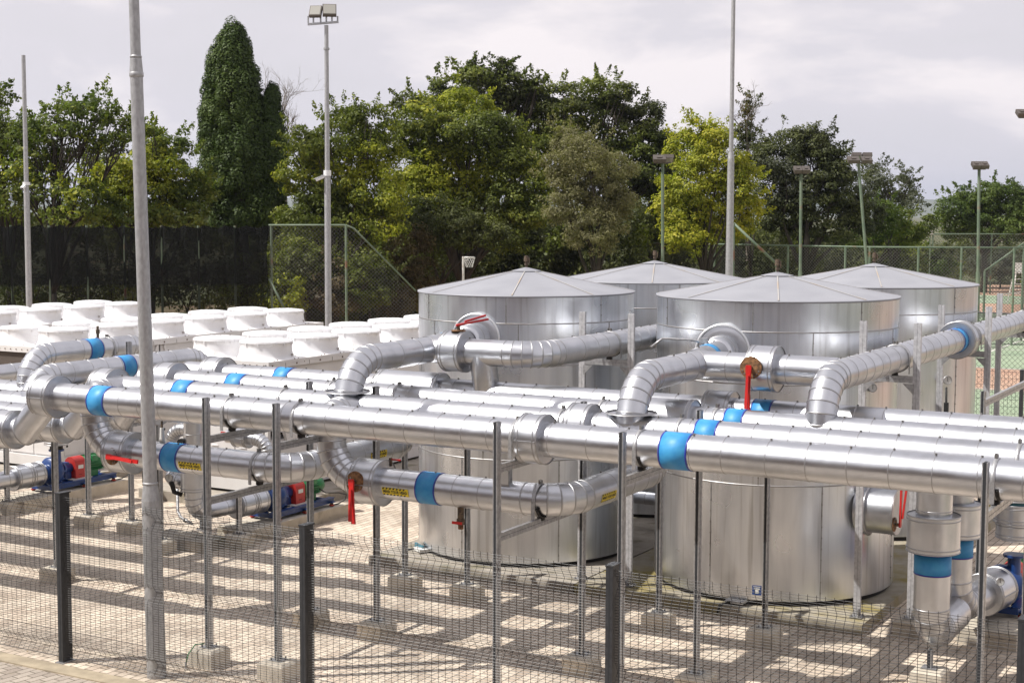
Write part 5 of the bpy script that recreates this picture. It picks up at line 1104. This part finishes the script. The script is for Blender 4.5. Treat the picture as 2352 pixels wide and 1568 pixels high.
tree('feathery green tree cut off by the left edge', 50, 20, [(-50, 250, 60, 50), (-20, 300, 60, 70), (20, 330, 50, 50), (-10, 400, 60, 60), (60, 300, 40, 30), (50, 380, 55, 40), (20, 460, 70, 40), (-5, 220, 22, 30), (5, 500, 80, 30)], ['leaf_airy', 'leaf_mid'], 520, .13, .36, seed=2, group=GL, trunk=.14, twig=5)
tree('spreading flat-topped tree with airy light green leaves left of the tall mast', 48, 120, [(150, 245, 48, 16), (205, 250, 60, 20), (255, 270, 46, 22), (115, 285, 50, 24), (180, 300, 50, 26), (285, 295, 22, 30), (75, 330, 55, 30), (140, 350, 50, 30), (220, 330, 30, 20), (60, 400, 50, 34), (120, 430, 55, 36), (190, 440, 40, 34), (170, 490, 70, 26)], ['leaf_airy', 'leaf_lime'], 560, .13, .32, seed=3, group=GL, trunk=.15, mixf=.15, twig=7)
tree('rounded bushy tree with yellowing leaves beside the cypress', 50, 350, [(345, 330, 40, 34), (390, 350, 50, 36), (320, 380, 60, 45), (400, 400, 65, 50), (270, 420, 50, 45), (350, 440, 70, 45), (450, 440, 42, 45), (240, 470, 45, 36), (300, 495, 80, 30), (420, 490, 70, 30), (345, 300, 12, 16), (230, 400, 25, 30)], ['leaf_airy', 'leaf_lime'], 760, .125, .34, seed=4, group=GL, trunk=.13, mixf=.2, twig=3)
tree('dark slender treetop showing between the left trees', 64, 250, [(255, 340, 22, 36), (240, 390, 36, 36), (215, 360, 22, 26)], ['leaf_dark'], 500, .13, .3, seed=5, group=GL, trunk=.1)

def cypress():
    Z = 53; rs = np.random.RandomState(11); base = at_d(560, 600, Z); base.z = 0; t = thing('cypress', 'tall dense dark green cypress with a smaller second spire', 'tree', (base.x, base.y, 0), GL)
    Fh = np.array([FW.x, FW.y, 0]); Fh /= np.linalg.norm(Fh); Rh = np.array([RT.x, RT.y, 0]); Rh /= np.linalg.norm(Rh); k = Z/3470
    prof = [(68, 540, 16), (84, 538, 28), (105, 534, 36), (130, 530, 44), (165, 530, 60), (220, 532, 68), (290, 536, 74), (350, 548, 84), (420, 552, 90), (480, 570, 84), (520, 575, 80)]
    prof2 = [(215, 625, 8), (238, 625, 18), (275, 626, 25), (340, 627, 31), (400, 629, 31), (470, 624, 32)]
    Cs, Ns = [], []
    for pf, nt_ in ((prof, 620), (prof2, 120)):
        ys = np.array([p[0] for p in pf]); xs = np.array([p[1] for p in pf]); ws = np.array([p[2] for p in pf])
        y = ys[0]+(ys[-1]-ys[0])*rs.uniform(0, 1, nt_)**.8; w = np.interp(y, ys, ws); x0 = np.interp(y, ys, xs); a = rs.uniform(0, 2*math.pi, nt_); rad = w*rs.uniform(.70, 1.04, nt_)
        for j in range(nt_):
            c = np.array(at_d(x0[j], y[j], Z)); dr = Rh*math.cos(a[j])+Fh*math.sin(a[j]); c = c+dr*(rad[j]*k-.12)
            m = 420; d = rs.normal(size=(m, 3)); d /= np.linalg.norm(d, axis=1, keepdims=True); s = rs.uniform(.75, 1.25); e = np.array([.25, .25, .44])*s
            Cs.append(c+d*e*rs.uniform(.8, 1.05, (m, 1))); Ns.append(d*1.4+np.array([0, 0, .35])+rs.normal(size=(m, 3))*.30)
    C_ = np.concatenate(Cs); N_ = np.concatenate(Ns)
    leaf_mesh('crown', t, C_, N_, .082, ['leaf_cypress'], np.zeros(len(C_), int), 5, .6, org=(base.x, base.y, 0))
    mb = MB(); top = np.array(at_d(538, 90, Z))-np.array([base.x, base.y, 0])
    mb.tube([(0, 0, -.1), (0, 0, 3), tuple(top*np.array([.6, .6, .6])), tuple(top)], .2, 'bark', 8, rads=[.26, .22, .2, .04])
    # dark bark-coloured body filling the inside of both spires
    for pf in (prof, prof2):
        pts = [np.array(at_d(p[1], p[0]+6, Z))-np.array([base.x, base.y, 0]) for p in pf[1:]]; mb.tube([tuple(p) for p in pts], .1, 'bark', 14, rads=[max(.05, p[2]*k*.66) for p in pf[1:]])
    mb.build('trunk', t)
cypress()
def bare(label, Z, xb, yb, tips, seed, group=None, rad=.1, depth=4):
    rr = random.Random(seed); base = at_d(xb, 600, Z); base.z = 0; t = thing('bare_tree', label, 'tree', (base.x, base.y, 0), group); mb = MB(); b0 = Vector((base.x, base.y, 0)); st = at_d(xb, yb, Z)-b0
    mb.tube([(0, 0, -.1), (0, 0, 2), st], rad, 'bark_grey', 8, rads=[rad*1.3, rad, rad*.7])
    def grow(p, d, l, r, k):
        q = p+d*l; mid = p.lerp(q, .5)+Vector((rr.uniform(-.06, .06), rr.uniform(-.06, .06), rr.uniform(-.04, .06)))*l; mb.tube([p, mid, q], r, 'bark_grey', 5, rads=[r, r*.8, r*.55], cap=False)
        if k <= 0: return
        for _ in range(rr.choice((2, 3, 3))):
            n = (d+Vector((rr.gauss(0, .5), rr.gauss(0, .5), rr.gauss(.12, .4)))).normalized(); grow(p.lerp(q, rr.uniform(.45, 1)), n, l*rr.uniform(.55, .8), r*.55, k-1)
    for x, y in tips:
        e = at_d(x, y, Z+rr.uniform(-.6, .6))-b0; d = (e-st); l = d.length; grow(st, d.normalized(), l*.52, rad*.5, depth)
    mb.build('branches', t)
bare('leafless pale tree standing behind the cypress', 66, 655, 380, [(625, 170), (650, 200), (690, 230), (640, 260), (700, 290), (612, 200)], 21, GL, .11, 5)
bare('brown dead spire of a tree left of the dark tree', 70, 1718, 330, [(1722, 215), (1735, 240), (1705, 250), (1740, 290), (1700, 300)], 22, GB, .1, 4)
tree('willowy yellow-green tree with hanging foliage behind the floodlight pole', 50, 760, [(790, 270, 34, 34), (850, 280, 50, 40), (700, 330, 42, 40), (760, 330, 60, 50), (850, 350, 65, 60), (690, 410, 40, 60), (760, 420, 70, 70), (860, 430, 70, 70), (700, 500, 55, 60), (800, 510, 80, 60), (880, 500, 50, 60)], ['leaf_mid', 'leaf_lime'], 900, .11, .34, seed=6, group=GB, trunk=.2, mixf=.28, up=.1)
tree('loose dark treetop rising above the lime-coloured tree', 64, 1100, [(1100, 185, 55, 34), (1160, 190, 45, 34), (1040, 200, 50, 28), (1000, 245, 55, 28), (1180, 225, 50, 36), (945, 235, 34, 24), (1110, 230, 80, 40), (1215, 240, 40, 44), (1225, 300, 40, 50), (1080, 160, 14, 24), (1150, 150, 16, 20), (1235, 195, 12, 20)], ['leaf_mid', 'leaf_dark'], 620, .14, .34, seed=7, group=GB, trunk=.2, mixf=.4, twig=6)
tree('large tree with bright lime leaves right of the floodlight pole', 55, 1060, [(1060, 240, 70, 34, 1), (970, 275, 50, 36), (940, 320, 48, 48), (1010, 320, 70, 50), (1090, 300, 80, 45), (1150, 310, 50, 45), (960, 390, 60, 55), (1040, 395, 85, 60), (1130, 390, 75, 60), (1200, 400, 55, 70), (1190, 340, 50, 40), (1220, 470, 55, 60), (1140, 470, 80, 55), (1040, 460, 90, 50), (965, 460, 50, 40), (1160, 530, 60, 50)], ['leaf_mid', 'leaf_lime'], 900, .12, .36, seed=8, group=GB, trunk=.24, mixf=.40)
tree('dark glossy low tree under the lime-coloured crown', 53, 1010, [(980, 500, 60, 45), (1060, 520, 70, 45), (1120, 540, 60, 40), (960, 560, 45, 36)], ['leaf_dark', 'leaf_mid'], 800, .11, .3, seed=9, group=GB, trunk=.14, mixf=.2)
tree('brown withered climber clump beside the slanting fence rail', 51, 920, [(930, 560, 50, 46), (900, 620, 40, 50), (960, 630, 42, 60), (920, 690, 50, 40)], ['leaf_brown', 'leaf_dark'], 800, .09, .28, seed=10, group=GB, trunk=.08, mixf=.25)
tree('broad tree with dark branches showing through, above the middle tank roof', 64, 1330, [(1290, 225, 60, 34), (1375, 215, 48, 36), (1425, 215, 26, 34), (1240, 250, 40, 40), (1330, 260, 75, 36), (1420, 265, 40, 34), (1300, 310, 55, 30), (1480, 270, 46, 40), (1400, 320, 70, 34), (1490, 330, 60, 44), (1530, 350, 34, 50), (1440, 380, 70, 44), (1510, 410, 50, 44), (1260, 330, 40, 44), (1220, 370, 40, 50)], ['leaf_mid', 'leaf_dark'], 680, .13, .33, seed=12, group=GB, trunk=.24, mixf=.4, twig=5)
tree('fine-leaved olive grey tree in front of the dark trees', 50, 1370, [(1310, 325, 42, 40), (1345, 360, 60, 48), (1280, 390, 42, 46), (1330, 410, 70, 55), (1400, 395, 50, 42), (1380, 450, 62, 55), (1310, 470, 60, 50), (1420, 470, 34, 46), (1360, 530, 66, 50)], ['leaf_olive'], 1500, .075, .28, seed=13, group=GB, trunk=.16, up=.4)
tree('golden yellow tree behind the green court light', 60, 1620, [(1600, 300, 40, 30), (1640, 320, 42, 36), (1580, 350, 46, 42), (1650, 375, 70, 46), (1590, 420, 60, 55), (1680, 440, 60, 46), (1730, 470, 34, 26), (1560, 480, 60, 46), (1640, 500, 70, 46), (1700, 400, 40, 30), (1580, 540, 60, 34), (1690, 520, 50, 34)], ['leaf_yellow', 'leaf_lime'], 800, .12, .32, seed=14, group=GB, trunk=.18, mixf=.42, bark='bark')
tree('dark tree with yellow tinged lower branches behind the golden tree', 66, 1500, [(1480, 460, 70, 50), (1540, 440, 50, 50), (1470, 530, 70, 46), (1550, 540, 60, 40)], ['leaf_mid', 'leaf_dark'], 700, .13, .34, seed=15, group=GB, trunk=.2, mixf=.5)
tree('thin dark conifer between the golden tree and the grey-green tree', 68, 1725, [(1715, 240, 12, 34), (1712, 300, 22, 34), (1725, 345, 34, 36), (1745, 380, 34, 30)], ['leaf_dark', 'leaf_brown'], 650, .11, .25, seed=16, group=GB, trunk=.1, mixf=.3)
tree('large dense grey-green tree behind the leaning court light', 64, 1850, [(1830, 325, 50, 34), (1880, 335, 46, 30), (1790, 370, 50, 40), (1860, 380, 70, 50), (1920, 390, 46, 44), (1790, 430, 55, 50), (1870, 450, 80, 55), (1940, 440, 52, 50), (1800, 500, 62, 50), (1900, 510, 85, 50), (1980, 490, 50, 46), (1760, 340, 20, 24)], ['leaf_dark', 'leaf_grey'], 900, .12, .33, seed=17, group=GB, trunk=.25, mixf=.35)
tree('thin silvery grey tree right of the leaning court light', 74, 2050, [(2000, 390, 28, 20), (2030, 410, 34, 26), (2070, 430, 38, 32), (2095, 465, 24, 30), (2040, 460, 44, 34), (2090, 410, 10, 26), (1990, 430, 36, 34)], ['leaf_grey'], 520, .12, .28, seed=18, group=GB, trunk=.12, twig=4)
tree('low mid-green tree below the thin silvery tree', 70, 2000, [(2010, 490, 46, 34), (2060, 510, 46, 30), (1990, 540, 55, 30), (2080, 540, 50, 26), (2120, 520, 30, 24)], ['leaf_bright', 'leaf_mid'], 700, .12, .3, seed=19, group=GB, trunk=.12, mixf=.5)
tree('bright green rounded tree at the right behind the tennis court', 98, 2260, [(2230, 455, 40, 28), (2275, 440, 40, 26), (2320, 450, 44, 30), (2190, 480, 40, 34), (2250, 480, 56, 34), (2320, 490, 60, 36), (2370, 470, 40, 36), (2200, 520, 46, 34), (2270, 520, 66, 32), (2340, 525, 56, 30)], ['leaf_bright'], 560, .17, .42, seed=20, group=GB, trunk=.2)
# low growth: single bushes, and one mass of undergrowth in the dark behind the fences
for i, (x, y, rx, ry, Z, m, lb) in enumerate(((700, 610, 60, 60, 49, 'leaf_mid', 'hanging leafy bush just right of the black net'), (770, 660, 60, 60, 49, 'leaf_brown', 'brownish bush behind the slim floodlight pole'), (850, 640, 50, 70, 49, 'leaf_mid', 'bush behind the green fence post'), (660, 680, 46, 50, 49, 'leaf_lime', 'sunlit yellow-green bush at the end of the net'),
        (60, 640, 110, 80, 50, 'leaf_airy', 'bush seen through the net at the far left'), (240, 645, 110, 80, 50, 'leaf_mid', 'bush seen through the net left of the tall mast'), (430, 640, 110, 80, 50, 'leaf_airy', 'bush seen through the net right of the tall mast'), (560, 650, 80, 80, 52, 'leaf_mid', 'bush seen through the net below the cypress'),
        (1390, 600, 40, 40, 60, 'leaf_grey', 'pale bush under the olive tree'), (2140, 600, 50, 34, 92, 'leaf_bright', 'low bush behind the far court fence'), (2010, 620, 60, 36, 80, 'leaf_mid', 'low bush behind the leaning court light'), (2300, 600, 80, 30, 104, 'leaf_grey', 'grey green bush at the far right edge'))):
    tree(lb, Z, x, [(x, y, rx, ry), (x+rx*.5, y+10, rx*.6, ry*.7), (x-rx*.5, y+14, rx*.6, ry*.6)], [m, 'leaf_dark'], 420 if x < 620 else 700, .11 if Z < 70 else .16, .3, seed=40+i, group='bushes behind the fences', name='bush', trunk=.05, mixf=.35)
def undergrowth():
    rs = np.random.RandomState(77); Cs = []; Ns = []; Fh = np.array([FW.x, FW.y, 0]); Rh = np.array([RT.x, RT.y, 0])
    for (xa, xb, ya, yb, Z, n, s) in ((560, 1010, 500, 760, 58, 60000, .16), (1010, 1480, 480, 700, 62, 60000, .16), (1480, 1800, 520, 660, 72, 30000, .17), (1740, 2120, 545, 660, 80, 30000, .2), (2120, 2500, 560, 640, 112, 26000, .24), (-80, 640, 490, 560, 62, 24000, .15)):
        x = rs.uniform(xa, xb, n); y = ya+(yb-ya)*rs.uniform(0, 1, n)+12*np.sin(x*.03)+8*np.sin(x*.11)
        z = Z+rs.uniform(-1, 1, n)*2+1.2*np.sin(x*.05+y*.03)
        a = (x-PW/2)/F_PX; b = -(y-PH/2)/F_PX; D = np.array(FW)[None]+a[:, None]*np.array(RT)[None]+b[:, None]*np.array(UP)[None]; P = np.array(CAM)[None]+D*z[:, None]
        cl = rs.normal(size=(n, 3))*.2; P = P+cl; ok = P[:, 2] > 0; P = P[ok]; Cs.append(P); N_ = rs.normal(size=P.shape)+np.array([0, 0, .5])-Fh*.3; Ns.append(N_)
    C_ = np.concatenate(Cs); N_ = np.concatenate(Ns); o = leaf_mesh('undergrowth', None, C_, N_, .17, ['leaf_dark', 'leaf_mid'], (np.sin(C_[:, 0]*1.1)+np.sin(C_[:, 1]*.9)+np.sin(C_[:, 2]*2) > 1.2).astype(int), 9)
    o['label'] = 'dark tangled undergrowth filling the shade below the trees'; o['category'] = 'undergrowth'; o['kind'] = 'stuff'
undergrowth()

# ------------------------------------------------------------------ brick building added unseen behind the camera, for the tanks to mirror
mat('brick', (.16, .095, .065), .85, 0.0, col2=(.22, .14, .10), scale=6, detail=6, bump=.3, bscale=30)
mat('window_glass', (.03, .035, .04), .08)
t = thing('building', 'long brown brick building added out of sight behind the viewer for the tanks to reflect', 'building', (-6, -9, 0))
mb = MB(); mb.box(-34, 22, -6, 5.5, 0, 8.2, 'brick'); mb.build('wall', t)
mb = MB(); mb.box(-34.5, 22.5, -6.5, 6.0, 8.2, 8.45, 'dark'); mb.build('roof', t)
for k in range(13):
    for z in (1.0, 4.6):
        mb = MB(); x = -32+4.2*k; mb.box(x, x+2.2, 5.5, 5.54, z, z+1.5, 'window_glass'); mb.box(x-.05, x+2.25, 5.5, 5.56, z-.08, z, 'white_paint'); mb.build('window', t)
# ------------------------------------------------------------------ the air
mb = MB(); mb.box(-9500, 9500, -9500, 9500, -3, 160, 'dark'); hz = mb.build('haze'); hz['kind'] = 'stuff'
hm = bpy.data.materials.new('air'); hm.use_nodes = True; nt = hm.node_tree; nt.nodes.remove(nt.nodes['Principled BSDF'])
pv = nt.nodes.new('ShaderNodeVolumePrincipled'); pv.inputs['Color'].default_value = (.72, .78, .95, 1); pv.inputs['Density'].default_value = 0.00013; pv.inputs['Anisotropy'].default_value = .2
nt.links.new(pv.outputs[0], nt.nodes['Material Output'].inputs['Volume']); hz.data.materials.clear(); hz.data.materials.append(hm)
